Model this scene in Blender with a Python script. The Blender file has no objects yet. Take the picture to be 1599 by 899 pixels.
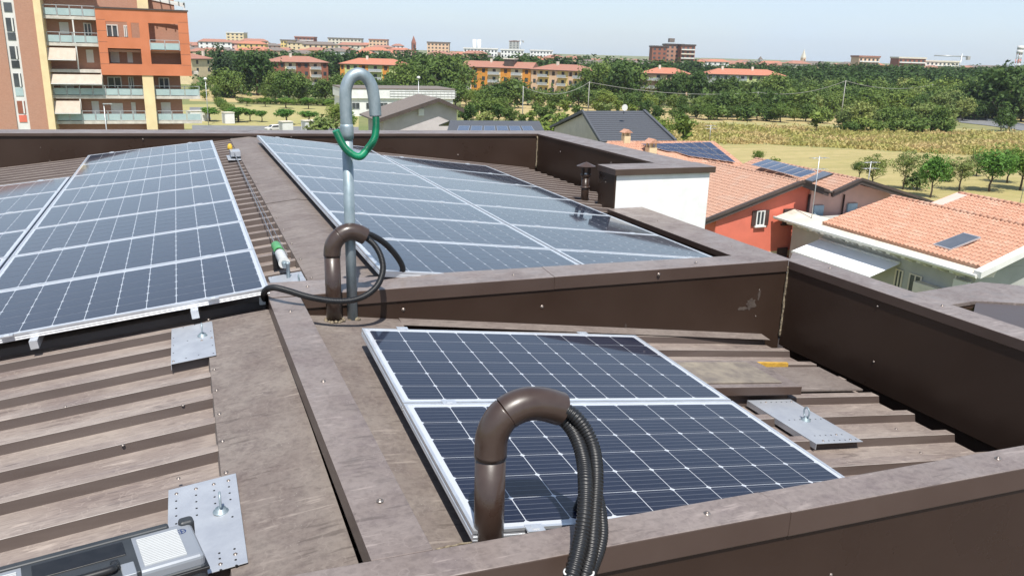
import bpy, bmesh, math, random
from mathutils import Vector, Matrix
random.seed(7)
R = math.radians
S = bpy.context.scene
COL = S.collection
H = 15.5                       # camera height over the ground, metres

# ------------------------------------------------------------------ camera
CR = Vector((0.930235, -0.365969, 0.027017))
CF = Vector((0.358662, 0.891148, -0.277877))
FPX = 1273.882
CR.normalize(); CF.normalize()
cam_d = bpy.data.cameras.new('camera'); cam = bpy.data.objects.new('camera', cam_d); COL.objects.link(cam)
cam_d.sensor_width = 36; cam_d.lens = FPX / 1599 * 36; cam_d.clip_start = .05; cam_d.clip_end = 20000
CUo = CR.cross(CF)
cam.matrix_world = Matrix(((CR.x, CUo.x, -CF.x, 0), (CR.y, CUo.y, -CF.y, 0), (CR.z, CUo.z, -CF.z, H), (0, 0, 0, 1)))
S.camera = cam

# ------------------------------------------------------------------ light
SUN_EL, SUN_AZ = 61.0, 193.0    # azimuth the sun stands at, degrees clockwise from +Y
W = bpy.data.worlds.new('World'); S.world = W; W.use_nodes = True
wn, wl = W.node_tree.nodes, W.node_tree.links
wn.clear()
sky = wn.new('ShaderNodeTexSky'); sky.sky_type = 'NISHITA'; sky.sun_disc = False
sky.sun_elevation = R(SUN_EL); sky.sun_rotation = R(SUN_AZ)
sky.air_density = 1.0; sky.dust_density = .7; sky.ozone_density = 1.0; sky.altitude = 50
bg = wn.new('ShaderNodeBackground'); bg.inputs['Strength'].default_value = 0.112
# thin high cloud veil mixed over the clear sky
tc = wn.new('ShaderNodeTexCoord'); sep = wn.new('ShaderNodeSeparateXYZ'); wl.new(tc.outputs['Generated'], sep.inputs[0])
mp = wn.new('ShaderNodeMapping'); mp.inputs['Scale'].default_value = (.8, 1.6, 5.0); wl.new(tc.outputs['Generated'], mp.inputs[0])
cn = wn.new('ShaderNodeTexNoise'); cn.inputs['Scale'].default_value = 1.9; cn.inputs['Detail'].default_value = 7; cn.inputs['Roughness'].default_value = .55
wl.new(mp.outputs[0], cn.inputs[0])
cr_ = wn.new('ShaderNodeMapRange'); cr_.inputs[1].default_value = .42; cr_.inputs[2].default_value = .75; cr_.inputs[3].default_value = .62; cr_.inputs[4].default_value = .92
wl.new(cn.outputs[0], cr_.inputs[0])
mx = wn.new('ShaderNodeMixRGB'); mx.inputs[2].default_value = (4.9, 5.95, 7.3, 1)
hz = wn.new('ShaderNodeMapRange'); wl.new(sep.outputs[2], hz.inputs[0])
for i_, q_ in enumerate((.0, .75, 1.0, .10)): hz.inputs[i_ + 1].default_value = q_
mm = wn.new('ShaderNodeMath'); mm.operation = 'MULTIPLY'; wl.new(cr_.outputs[0], mm.inputs[0]); wl.new(hz.outputs[0], mm.inputs[1])
wl.new(mm.outputs[0], mx.inputs[0]); wl.new(sky.outputs[0], mx.inputs[1])
wl.new(mx.outputs[0], bg.inputs[0])
wo = wn.new('ShaderNodeOutputWorld'); wl.new(bg.outputs[0], wo.inputs[0])
sd = bpy.data.lights.new('sun', 'SUN'); sd.energy = 4.8; sd.angle = R(.53); sd.color = (1, .96, .89)
sun = bpy.data.objects.new('sun', sd); COL.objects.link(sun)
sv = Vector((math.sin(R(SUN_AZ)) * math.cos(R(SUN_EL)), math.cos(R(SUN_AZ)) * math.cos(R(SUN_EL)), math.sin(R(SUN_EL))))
sun.rotation_euler = sv.to_track_quat('Z', 'Y').to_euler(); sun.location = (0, 0, 60)
S.view_settings.view_transform = 'Standard'; S.view_settings.look = 'None'
S.view_settings.exposure = .38; S.view_settings.gamma = 1
S.cycles.max_bounces = 6; S.cycles.diffuse_bounces = 3; S.cycles.glossy_bounces = 3; S.cycles.transparent_max_bounces = 6

# ------------------------------------------------------------------ surveying helpers: a sight line met with a plane of the place
def ray(x, y): return (x - 799.5) / FPX * CR - (y - 449.5) / FPX * CUo + CF
def atz(x, y, h):
    d = ray(x, y); t = (h - H) / d.z; return Vector((d.x * t, d.y * t, h))
def aty(x, y, Y):
    d = ray(x, y); t = Y / d.y; return Vector((d.x * t, Y, d.z * t + H))
def atx(x, y, X):
    d = ray(x, y); t = X / d.x; return Vector((X, d.y * t, d.z * t + H))
def atd(x, y, D):
    d = ray(x, y); return Vector((d.x * D, d.y * D, d.z * D + H))
def gnd(x, D, h=0):             # point on the ground under image column x at view depth D
    y = 449.5
    for _ in range(12):
        d = ray(x, y); t = (h - H) / d.z if d.z < -1e-5 else 1e9
        # solve for the row where depth is D: z component of ray at depth D equals h-H
        y += ((d.z * D - (h - H)) / D) * FPX / CUo.z
    return atd(x, y, D)

# ------------------------------------------------------------------ materials
MATS = {}
def nodes(name):
    m = bpy.data.materials.new(name); m.use_nodes = True; MATS[name] = m
    nt = m.node_tree; return m, nt, nt.nodes, nt.links, nt.nodes['Principled BSDF']
def _co(n, l, scale=(1, 1, 1)):
    t = n.new('ShaderNodeTexCoord'); mpn = n.new('ShaderNodeMapping'); mpn.inputs['Scale'].default_value = scale
    l.new(t.outputs['Object'], mpn.inputs[0]); return mpn.outputs[0]
def _noise(n, l, co, sc, det=5, ro=.6):
    t = n.new('ShaderNodeTexNoise'); t.inputs['Scale'].default_value = sc; t.inputs['Detail'].default_value = det; t.inputs['Roughness'].default_value = ro
    l.new(co, t.inputs[0]); return t.outputs[0]
def _range(n, l, v, a, b, c=0, d=1):
    t = n.new('ShaderNodeMapRange'); l.new(v, t.inputs[0])
    for i, q in enumerate((a, b, c, d)): t.inputs[i + 1].default_value = q
    return t.outputs[0]
def _mix(n, l, f, a, b, mode='MIX'):
    t = n.new('ShaderNodeMixRGB'); t.blend_type = mode
    for i, q in enumerate((f, a, b)):
        if isinstance(q, (float, int)): t.inputs[i].default_value = q
        elif isinstance(q, tuple): t.inputs[i].default_value = (*q[:3], 1)
        else: l.new(q, t.inputs[i])
    return t.outputs[0]
def _math(n, l, op, a, b=0., clamp=False):
    t = n.new('ShaderNodeMath'); t.operation = op; t.use_clamp = clamp
    for i, q in enumerate((a, b)):
        if isinstance(q, (float, int)): t.inputs[i].default_value = q
        else: l.new(q, t.inputs[i])
    return t.outputs[0]
def _bump(n, l, bs, h, st=.3, di=.01):
    b = n.new('ShaderNodeBump'); b.inputs['Strength'].default_value = st; b.inputs['Distance'].default_value = di
    l.new(h, b.inputs['Height']); l.new(b.outputs[0], bs.inputs['Normal'])
def mat(name, c1, c2=None, rough=.6, metal=0., sc=4., bump=.0, det=5, coat=0., stretch=(1, 1, 1), rv=.0, lo=.35, hi=.65, bd=.01, trans=0., rnd=0.):
    m, nt, n, l, bs = nodes(name)
    c2 = c2 or tuple(q * .75 for q in c1)
    co = _co(n, l, stretch); nz = _noise(n, l, co, sc, det)
    col = _mix(n, l, _range(n, l, nz, lo, hi), c1, c2)
    if rnd:
        oi = n.new('ShaderNodeObjectInfo'); hs = n.new('ShaderNodeHueSaturation')
        l.new(_range(n, l, oi.outputs['Random'], 0, 1, 1 - rnd, 1 + rnd), hs.inputs['Value'])
        l.new(_range(n, l, oi.outputs['Random'], 0, 1, .5 - rnd * .06, .5 + rnd * .05), hs.inputs['Hue'])
        l.new(col, hs.inputs['Color']); col = hs.outputs[0]
    l.new(col, bs.inputs['Base Color'])
    bs.inputs['Roughness'].default_value = rough; bs.inputs['Metallic'].default_value = metal
    if rv: l.new(_range(n, l, nz, .3, .7, rough - rv, rough + rv), bs.inputs['Roughness'])
    if coat: bs.inputs['Coat Weight'].default_value = coat; bs.inputs['Coat Roughness'].default_value = .05
    if bump: _bump(n, l, bs, nz, bump, bd)
    if trans: bs.inputs['Transmission Weight'].default_value = trans
    return m
def weathered(name, base, dust, stain, amount=.5, rough=.5, stretch=(1, 1, 1), sc=2.2, fine=38., spec=.4, speck=.35):
    """painted sheet metal with dust film, water stains, scuffs and grit"""
    m, nt, n, l, bs = nodes(name)
    co = _co(n, l, (1, 1, 1)); cs = _co(n, l, stretch)
    big = _noise(n, l, co, sc, 7, .62); st = _noise(n, l, cs, sc * 2.6, 8, .68); fi = _noise(n, l, cs, fine, 6, .7)
    col = _mix(n, l, _range(n, l, big, .5 - amount * .3, .5 + (1 - amount) * .45, 1, 0), base, dust)
    col = _mix(n, l, _range(n, l, st, .50, .68, 0, .5), col, stain)
    col = _mix(n, l, _range(n, l, fi, .44, .62, 0, .16), col, tuple(min(1, q * 1.45) for q in dust))
    col = _mix(n, l, _range(n, l, fi, .5, .34, 0, .26), col, tuple(q * .45 for q in base))
    vo = n.new('ShaderNodeTexVoronoi'); vo.inputs['Scale'].default_value = 55.; l.new(co, vo.inputs[0])
    sp = _math(n, l, 'MULTIPLY', _range(n, l, vo.outputs['Distance'], .10, .05, 0, 1), _range(n, l, st, .5, .62, 0, speck))
    col = _mix(n, l, sp, col, (.62, .58, .52))
    tt = n.new('ShaderNodeTexCoord'); mr = n.new('ShaderNodeMapping'); mr.inputs['Rotation'].default_value = (0, 0, R(24)); mr.inputs['Scale'].default_value = (5, 46, 10); l.new(tt.outputs['Object'], mr.inputs[0])
    sf = _noise(n, l, mr.outputs[0], 1.0, 4, .6); mk = _noise(n, l, co, 4.3, 3, .5)
    scf = _math(n, l, 'MULTIPLY', _range(n, l, sf, .56, .62, 0, .55), _range(n, l, mk, .5, .58, 0, 1))
    col = _mix(n, l, scf, col, tuple(q * .55 for q in base))
    lsf = _math(n, l, 'MULTIPLY', _range(n, l, sf, .43, .38, 0, .5), _range(n, l, mk, .48, .40, 0, 1))
    col = _mix(n, l, lsf, col, tuple(min(1, q * 1.55) for q in dust))
    ed = _noise(n, l, co, 7.5, 3, .5)          # dried water-edge rings
    ring = _range(n, l, _math(n, l, 'ABSOLUTE', _math(n, l, 'SUBTRACT', ed, .5)), .012, .0, 0, .35)
    col = _mix(n, l, ring, col, tuple(min(1, q * 1.25) for q in dust))
    l.new(col, bs.inputs['Base Color'])
    l.new(_range(n, l, st, .35, .7, rough - .1, rough + .15), bs.inputs['Roughness'])
    bs.inputs['Specular IOR Level'].default_value = spec
    hb = _mix(n, l, .35, big, fi)
    _bump(n, l, bs, hb, .22, .006)
    return m

# sheet metal of the roof
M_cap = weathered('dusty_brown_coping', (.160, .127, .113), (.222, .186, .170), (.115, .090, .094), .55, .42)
M_flash = weathered('dusty_ridge_flashing', (.145, .115, .102), (.21, .178, .158), (.095, .075, .073), .6, .6, (1, 2.5, 1), sc=3.2, fine=46.)
M_floor = weathered('dirty_flashing', (.138, .108, .095), (.205, .174, .152), (.088, .068, .068), .6, .7, sc=3.6, speck=.6)
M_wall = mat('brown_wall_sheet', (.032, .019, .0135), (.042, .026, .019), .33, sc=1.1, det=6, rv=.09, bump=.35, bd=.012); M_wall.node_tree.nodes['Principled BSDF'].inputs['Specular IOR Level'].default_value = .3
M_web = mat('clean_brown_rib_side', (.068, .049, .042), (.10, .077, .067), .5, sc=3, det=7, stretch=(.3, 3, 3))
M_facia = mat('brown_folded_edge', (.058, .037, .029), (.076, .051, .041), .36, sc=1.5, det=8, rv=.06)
M_sheet = weathered('ribbed_roof_sheet', (.155, .118, .106), (.30, .25, .215), (.135, .108, .108), .58, .55, (.13, 4.5, 4.5), sc=2.4, fine=30., speck=.25)
M_stain = mat('lime_deposit', (.085, .066, .054), (.045, .031, .024), .8, sc=22, det=8)
M_edge = mat('pale_rib_edge', (.46, .42, .38), (.28, .23, .20), .6, sc=3, det=6, stretch=(1, 6, 6))  # paler colour for the narrow strip along each crown's front edge
M_gutter = mat('gutter_sheet', (.05, .036, .03), (.035, .025, .02), .5, sc=2)
M_sealing = mat('old_sealant', (.30, .25, .17), (.12, .09, .06), .9, sc=60, bump=.8, det=6)
M_alu = mat('anodised_aluminium', (.72, .74, .76), (.60, .62, .65), .36, .65, sc=9)
M_galv = mat('galvanised_steel', (.36, .42, .45), (.20, .26, .29), .48, .45, sc=14, bump=.15, rv=.1, bd=.002, stretch=(1, 1, .5))
M_plate = mat('galvanised_plate', (.46, .48, .51), (.36, .38, .42), .42, .35, sc=9, rv=.08, bump=.06)
M_brownpipe = mat('brown_lacquered_pipe', (.038, .022, .016), (.058, .039, .031), .34, 0, sc=6, rv=.10, bump=.10, coat=.25, det=8)
M_black = mat('black_plastic', (.007, .007, .008), (.013, .013, .014), .42, sc=20)
M_hole = mat('black_void', (.004, .004, .004), (.006, .006, .006), .9)
M_green = mat('green_hose', (.0, .22, .10), (.0, .14, .07), .38, sc=12)
M_greenp = mat('green_plastic', (.10, .38, .12), (.06, .26, .09), .4, sc=12)
M_whitep = mat('white_plastic', (.72, .72, .70), (.60, .60, .58), .4, sc=8)
M_yellow = mat('yellow_plastic', (.75, .48, .04), (.55, .34, .03), .5, sc=20)
M_foam = mat('yellow_foam_strip', (.62, .36, .05), (.45, .26, .04), .8, sc=30, bump=.3)
M_steel = mat('steel_wire', (.45, .45, .46), (.3, .3, .31), .35, .8, sc=30)
M_boxsilver = mat('silver_plastic', (.30, .32, .35), (.25, .27, .30), .33, .25, sc=3)
M_boxdark = mat('dark_grey_plastic', (.026, .030, .034), (.04, .044, .048), .5, sc=6)
M_boxwhite = mat('pale_ribbed_plastic', (.52, .53, .52), (.45, .46, .46), .5, sc=6)
M_emblem = mat('blue_print', (.02, .04, .12), (.02, .04, .12), .5)
M_sand = mat('weathered_skylight_dome', (.27, .23, .175), (.155, .13, .11), .65, sc=9, bump=.3, det=8)
M_render = mat('white_render', (.80, .80, .79), (.72, .72, .70), .85, sc=5, bump=.25, det=8)
M_rivet = mat('rivet_metal', (.16, .12, .10), (.30, .27, .25), .35, .6, sc=60)
M_backsheet, nt, n, l, bs = nodes('panel_backsheet')
bs.inputs['Base Color'].default_value = (.50, .52, .56, 1); bs.inputs['Roughness'].default_value = .5
bs.inputs['Coat Weight'].default_value = 1; bs.inputs['Coat Roughness'].default_value = .04
PX, PY = .1585, .1535          # cell pitch
M_cell, nt, n, l, bs = nodes('solar_cell')
t = n.new('ShaderNodeTexCoord'); s = n.new('ShaderNodeSeparateXYZ'); l.new(t.outputs['Object'], s.inputs[0])
ym = _math(n, l, 'MODULO', _math(n, l, 'ADD', s.outputs[1], PY), PY / 5)
dl = _math(n, l, 'ABSOLUTE', _math(n, l, 'SUBTRACT', ym, PY / 10))
bus = _range(n, l, dl, .0007, .0011, .62, 0)
xm = _math(n, l, 'MODULO', _math(n, l, 'ADD', s.outputs[0], PX), .0022)
oi = n.new('ShaderNodeObjectInfo')
nz = _noise(n, l, t.outputs['Object'], 3., 2)
base = _mix(n, l, nz, (.004, .006, .020), (.006, .010, .030))
base = _mix(n, l, _range(n, l, oi.outputs['Random'], 0, 1, 0, .35), base, (.006, .007, .018))
dust = _range(n, l, _noise(n, l, _co(n, l, (1, 1, 1)), 5., 5), .42, .75, .004, .035)
l.new(_mix(n, l, dust, _mix(n, l, bus, base, (.20, .21, .24)), (.32, .30, .27)), bs.inputs['Base Color'])
bs.inputs['Roughness'].default_value = .35; bs.inputs['Specular IOR Level'].default_value = .08
bs.inputs['Coat Weight'].default_value = 1; bs.inputs['Coat Roughness'].default_value = .045; bs.inputs['Coat IOR'].default_value = 1.27

# ------------------------------------------------------------------ mesh and object helpers
class MB:
    def __init__(s): s.v = []; s.f = []; s.m = []; s.sm = []
    def add(s, vs, fs, mi=0, smooth=False):
        o = len(s.v); s.v += [tuple(q) for q in vs]
        for f in fs: s.f.append(tuple(o + i for i in f)); s.m.append(mi); s.sm.append(smooth)
        return s
    def quad(s, a, b, c, d, mi=0): return s.add([a, b, c, d], [(0, 1, 2, 3)], mi)
    def poly(s, vs, mi=0): return s.add(vs, [tuple(range(len(vs)))], mi)
    def hexa(s, p, mi=0, top=None):     # 8 corners: bottom 4 ccw, top 4 ccw
        o = [(0, 3, 2, 1), (0, 1, 5, 4), (1, 2, 6, 5), (2, 3, 7, 6), (3, 0, 4, 7)]
        s.add(p, o, mi)
        k = len(s.v) - 8; s.f.append((k + 4, k + 5, k + 6, k + 7)); s.m.append(mi if top is None else top); s.sm.append(False); return s
    def box(s, x0, x1, y0, y1, z0, z1, mi=0, top=None):
        return s.hexa([(x0, y0, z0), (x1, y0, z0), (x1, y1, z0), (x0, y1, z0), (x0, y0, z1), (x1, y0, z1), (x1, y1, z1), (x0, y1, z1)], mi, top)
    def prism(s, poly, d, mi=0, smooth=False):
        n = len(poly); a = [Vector(q) for q in poly]; d = Vector(d); b = [q + d for q in a]
        s.add(a + b, [tuple(range(n - 1, -1, -1)), tuple(range(n, 2 * n))], mi)
        o = len(s.v) - 2 * n
        for i in range(n):
            j = (i + 1) % n; s.f.append((o + i, o + j, o + n + j, o + n + i)); s.m.append(mi); s.sm.append(smooth)
        return s
    def tube(s, path, r, seg=12, mi=0, caps=True, smooth=True):
        P = [Vector(q) for q in path]; n = len(P); rr = r if isinstance(r, (list, tuple)) else [r] * n
        T = [(P[min(i + 1, n - 1)] - P[max(i - 1, 0)]).normalized() for i in range(n)]
        up = Vector((0, 0, 1)) if abs(T[0].z) < .9 else Vector((0, 1, 0))
        N = (up - T[0] * up.dot(T[0])).normalized(); vs = []
        for i in range(n):
            N = (N - T[i] * N.dot(T[i])).normalized(); B = T[i].cross(N)
            for k in range(seg):
                a = 2 * math.pi * k / seg; vs.append(P[i] + (N * math.cos(a) + B * math.sin(a)) * rr[i])
        fs = [(i * seg + k, i * seg + (k + 1) % seg, (i + 1) * seg + (k + 1) % seg, (i + 1) * seg + k) for i in range(n - 1) for k in range(seg)]
        s.add(vs, fs, mi, smooth)
        if caps:
            o = len(s.v) - len(vs)
            s.f += [tuple(o + k for k in range(seg - 1, -1, -1)), tuple(o + (n - 1) * seg + k for k in range(seg))]; s.m += [mi, mi]; s.sm += [False, False]
        return s
    def lathe(s, c, prof, seg=16, mi=0, smooth=True):
        c = Vector(c); vs = [c + Vector((math.cos(2 * math.pi * k / seg) * r, math.sin(2 * math.pi * k / seg) * r, z)) for r, z in prof for k in range(seg)]
        n = len(prof)
        fs = [(i * seg + k, i * seg + (k + 1) % seg, (i + 1) * seg + (k + 1) % seg, (i + 1) * seg + k) for i in range(n - 1) for k in range(seg)]
        return s.add(vs, fs, mi, smooth)
    def build(s, name, mats, parent=None, off=None, kind=None, label=None, bevel=0, seg=2):
        """vertices are in world space when off is None and a parent is given without rotation"""
        me = bpy.data.meshes.new(name)
        o_ = off if off is not None else (Vector(parent.location) if parent is not None and parent.get('_w') else Vector((0, 0, 0)))
        me.from_pydata([(v[0] - o_[0], v[1] - o_[1], v[2] - o_[2]) for v in s.v], [], s.f)
        for q in (mats if isinstance(mats, (list, tuple)) else [mats]): me.materials.append(q)
        me.polygons.foreach_set('material_index', s.m); me.polygons.foreach_set('use_smooth', s.sm); me.update()
        ob = bpy.data.objects.new(name, me); COL.objects.link(ob)
        if parent is not None: ob.parent = parent
        elif off is not None: ob.location = off
        if kind: ob['kind'] = kind
        if label: ob['label'] = label
        if bevel:
            b = ob.modifiers.new('bevel', 'BEVEL'); b.width = bevel; b.segments = seg; b.limit_method = 'ANGLE'; b.angle_limit = R(40)
        return ob
def tag(o, label, cat, group=None):
    o['label'] = label; o['category'] = cat
    if group: o['group'] = group
    return o
def thing(name, label, cat, loc=(0, 0, 0), rz=0, group=None, world=False):
    o = bpy.data.objects.new(name, None); COL.objects.link(o); o.empty_display_size = .1
    o.location = loc; o.rotation_euler = (0, 0, rz); tag(o, label, cat, group)
    if world: o['_w'] = 1
    return o
def link(me, name, parent, loc=(0, 0, 0), rot=(0, 0, 0)):
    o = bpy.data.objects.new(name, me); COL.objects.link(o); o.parent = parent; o.location = loc; o.rotation_euler = rot; return o
def dup(root, label=None):
    def cp(o, par):
        c = o.copy(); COL.objects.link(c)
        if par is not None: c.parent = par
        for q in kids.get(o, []): cp(q, c)
        return c
    kids = {}
    def walk(o):
        kids[o] = list(o.children)
        for q in kids[o]: walk(q)
    walk(root)
    c = cp(root, None)
    if label: c['label'] = label
    return c
def smooth_path(pts, n=12):
    P = [Vector(q) for q in pts]; out = []
    for i in range(len(P) - 1):
        a, b, c, d = P[max(i - 1, 0)], P[i], P[i + 1], P[min(i + 2, len(P) - 1)]
        for k in range(n):
            t = k / n; out.append(.5 * ((2 * b) + (c - a) * t + (2 * a - 5 * b + 4 * c - d) * t * t + (3 * b - a - 3 * c + d) * t ** 3))
    out.append(P[-1]); return out
def resample(P, step):
    out = [P[0]]; acc = 0
    for a, b in zip(P, P[1:]):
        L = (b - a).length; t = step - acc
        while t <= L: out.append(a + (b - a) * (t / L)); t += step
        acc = (acc + L) % step if L else acc
    return out
def ribbed_hose(mb, pts, r, pitch=.0095, seg=12, mi=0):
    P = resample(smooth_path(pts, 14), pitch / 4); rr = [r * (1, .97, .80, .97)[i % 4] for i in range(len(P))]
    return mb.tube(P, rr, seg, mi)
# ================================================================== THE ROOF
def zl(x): return H - 1.49 + (x - .369) * .1157      # crown level, left slope
def zr(x): return H - 1.43 - (x - 1.003) * .1192     # crown level, rear right slope
def zf(x): return H - 1.56 - (x - .79) * .1192       # crown level, sunken front bay
def rib_profile(y0, y1, ph=2.83, per=.2655, h=.042):
    out = []; k = math.floor((y0 - ph) / per) - 1
    while ph + (k - 1) * per < y1:
        b = ph + k * per      # front edge of a crown
        for dy, dz in ((-.118, -h), (-.010, -h), (0, 0), (.0035, .0004), (.058, 0), (.105, -h * .97)):
            out.append((b + dy, dz))
        k += 1
    def at(y):
        for (a, za), (c, zc) in zip(out, out[1:]):
            if a <= y <= c: return za + (zc - za) * (y - a) / (c - a)
    return [(y0, at(y0))] + [q for q in out if y0 + 1e-4 < q[0] < y1 - 1e-4] + [(y1, at(y1))]
def ribbed(name, x0, x1, y0, y1, zfun, parent, label=None, nx=1):
    pr = rib_profile(y0, y1); mb = MB(); t = .004
    xs = [x0 + (x1 - x0) * i / nx for i in range(nx + 1)]
    for xa, xb in zip(xs, xs[1:]):
        for (ya, za), (yb, zb) in zip(pr, pr[1:]):
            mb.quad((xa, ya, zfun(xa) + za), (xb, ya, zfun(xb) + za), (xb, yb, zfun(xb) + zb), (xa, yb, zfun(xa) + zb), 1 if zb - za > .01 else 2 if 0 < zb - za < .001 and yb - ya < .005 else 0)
            if xa == x0:
                mb.quad((xa, ya, zfun(xa) + za), (xa, yb, zfun(xa) + zb), (xa, yb, zfun(xa) + zb - t), (xa, ya, zfun(xa) + za - t))
            if xb == x1:
                mb.quad((xb, yb, zfun(xb) + zb), (xb, ya, zfun(xb) + za), (xb, ya, zfun(xb) + za - t), (xb, yb, zfun(xb) + zb - t))
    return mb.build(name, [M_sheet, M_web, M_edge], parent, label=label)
roof = thing('metal_roof', 'brown ribbed sheet metal roof with low ridge carrying the solar panels', 'roof', (0, 6, H - 2.6), world=True)
# split the long ribbed field into the sheets it is laid from
ys = [1.9, 4.0, 4.85, 6.6, 8.6, 10.6, 12.5, 14.3]
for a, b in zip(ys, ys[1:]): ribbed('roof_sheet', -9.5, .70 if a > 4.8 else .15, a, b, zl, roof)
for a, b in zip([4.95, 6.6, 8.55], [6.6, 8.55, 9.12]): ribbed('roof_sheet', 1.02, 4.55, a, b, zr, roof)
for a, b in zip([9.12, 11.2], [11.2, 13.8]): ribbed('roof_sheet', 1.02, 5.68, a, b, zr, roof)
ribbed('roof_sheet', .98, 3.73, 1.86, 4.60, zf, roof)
# ridge cap (three overlapping lengths) and the wide flashing of the near left side
for i, (a, b) in enumerate(((4.96, 7.95), (7.93, 11.1), (11.08, 14.0))):
    e = .004 * (i % 2); mb = MB(); q = []
    for x, z in ((.655, zl(.655) - .03), (.662, zl(.662) + .012), (.80, zl(.80) + .011), (.945, H - 1.412), (1.09, zr(1.09) + .013), (1.22, zr(1.22) + .012)): q.append((x, z + e))
    for (xa, za), (xb, zb) in zip(q, q[1:]): mb.quad((xa, a, za), (xb, a, zb), (xb, b, zb), (xa, b, za))
    mb.build('ridge_cap', M_flash, roof)
mb = MB(); q = [(.022, zl(.022) - .034), (.028, zl(.028) + .011), (.20, zl(.2) + .013), (.36, zl(.36) + .012), (.384, H - 1.478)]
for (xa, za), (xb, zb) in zip(q, q[1:]): mb.quad((xa, 1.9, za), (xb, 1.9, zb), (xb, 4.72, zb), (xa, 4.72, za))
q = [(.384, H - 1.478), (.40, H - 1.42)]
mb.build('ridge_flashing', M_floor, roof)
mb = MB(); q = [(.555, H - 1.40), (.562, zf(.562) + .014), (.80, zf(.8) + .016), (1.13, zf(1.13) + .012), (1.14, zf(1.14) - .03)]
for (xa, za), (xb, zb) in zip(q, q[1:]): mb.quad((xa, 1.86, za), (xb, 1.86, zb), (xb, 4.68, zb), (xa, 4.68, za))
mb.build('base_flashing', M_floor, roof)
# flashing strips along the foot of the cross walls
mb = MB(); mb.box(1.13, 3.74, 4.44, 4.56, H - 2.1, H - 2.05)
for i in range(14):
    x0, x1 = 1.13 + i * .186, 1.13 + (i + 1) * .186
    ya, yb = 4.63 - (x0 - 1.2) * .068, 4.63 - (x1 - 1.2) * .068
    mb.quad((x0, ya - .09, zf(x0) + .008), (x1, yb - .09, zf(x1) + .008), (x1, yb + .012, zf(x1) + .02), (x0, ya + .012, zf(x0) + .02))
mb.build('wall_flashing', M_flash, roof)
# gutter of the sunken bay and of the rear right part
mb = MB(); mb.box(3.60, 4.0, 1.8, 4.5, H - 2.25, H - 2.20)
mb.build('gutter', M_gutter, roof)
mb = MB(); mb.box(4.35, 5.05, 4.7, 9.08, H - 2.30, H - 2.25)
mb.build('gutter', M_gutter, roof)
mb = MB(); mb.box(-9.0, 7.5, -7.0, 1.66, H - 2.42, H - 2.38); mb.build('lower_deck', M_flash, roof)
# screws on the flashing edges
rv = MB(); rv.lathe((0, 0, 0), [(.011, 0), (.011, .002), (.006, .002), (.006, .006), (.0035, .0085), (0, .009)], 8)
rv_me = rv.build('screw', M_rivet).data
bpy.data.objects.remove([o for o in COL.objects if o.name == 'screw'][0])
def screw(parent, p, rot=(0, 0, 0), s=1.):
    l_ = Vector(p) - (Vector(parent.location) if parent.get('_w') else Vector())
    o = link(rv_me, 'screw', parent, l_, rot); o.scale = (s, s, s); return o
for k in range(12):
    y = 2.35 + k * .2655 * 1; screw(roof, (.045, y, zl(.045) + .012), (0, -R(6.6), 0), .8)
for k in range(18): screw(roof, (.69, 5.2 + k * .531 * .95, zl(.69) + .014), (0, -R(6.6), 0), .9)
for x, y in ((-.10, 3.62), (-.33, 3.35), (-.12, 2.95), (.0, 4.17), (-.6, 3.9), (-1.0, 3.1), (2.0, 4.19), (3.4, 2.92), (3.28, 2.65)):
    screw(roof, (x, y, (zl if x < .5 else zf)(x)), (0, 0, 0), .7)

FY = (R(90), 0, 0); FX = (0, -R(90), 0)
def edge_wall(name, label, P, Q, Po, Qo, zt, zt2, zb, facia=.085, ov=.011, cat='parapet', outm=None, capm=None, segs=1, kid='wall_sheet', rivets=(), toprv=()):
    """a clad parapet: inner foot line P>Q, outer foot line Po>Qo (x, y), coping on top"""
    c = ((P[0] + Q[0] + Po[0] + Qo[0]) / 4, (P[1] + Q[1] + Po[1] + Qo[1]) / 4)
    t = thing(name, label, cat, (c[0], c[1], zb), world=True)
    P, Q, Po, Qo = [Vector((*q, 0)) for q in (P, Q, Po, Qo)]
    n1 = (P - Po).normalized(); n2 = (Q - Qo).normalized()
    mb = MB(); a, b, co, d = P - n1 * ov, Q - n2 * ov, Qo + n2 * ov, Po + n1 * ov
    mb.hexa([(*a.xy, zb), (*b.xy, zb), (*co.xy, zb), (*d.xy, zb), (*a.xy, zt - .02), (*b.xy, zt2 - .02), (*co.xy, zt2 - .02), (*d.xy, zt - .02)])
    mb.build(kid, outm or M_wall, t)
    for i in range(segs):
        f0, f1 = i / segs, (i + 1) / segs - (.0 if i == segs - 1 else .0)
        L = lambda u, v, f: u + (v - u) * f
        e = .0015 * (i % 2); z0, z1 = zt + (zt2 - zt) * f0 + e, zt + (zt2 - zt) * f1 + e
        p = [L(P, Q, f0), L(P, Q, f1), L(Po, Qo, f1), L(Po, Qo, f0)]
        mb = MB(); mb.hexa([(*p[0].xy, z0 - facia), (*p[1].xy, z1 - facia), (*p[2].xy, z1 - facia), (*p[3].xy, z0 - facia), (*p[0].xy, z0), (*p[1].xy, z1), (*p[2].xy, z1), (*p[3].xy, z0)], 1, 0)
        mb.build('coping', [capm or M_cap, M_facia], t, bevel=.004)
    for p, rot in rivets: lowr = .012 if p[2] < min(zt, zt2) - facia else 0; screw(t, (p[0] + (lowr if rot is FX else 0), p[1] + (lowr if rot is FY else 0), p[2]), rot, 1.15)
    for p in toprv: screw(t, p, (0, 0, 0), 1.05)
    return t
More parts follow.
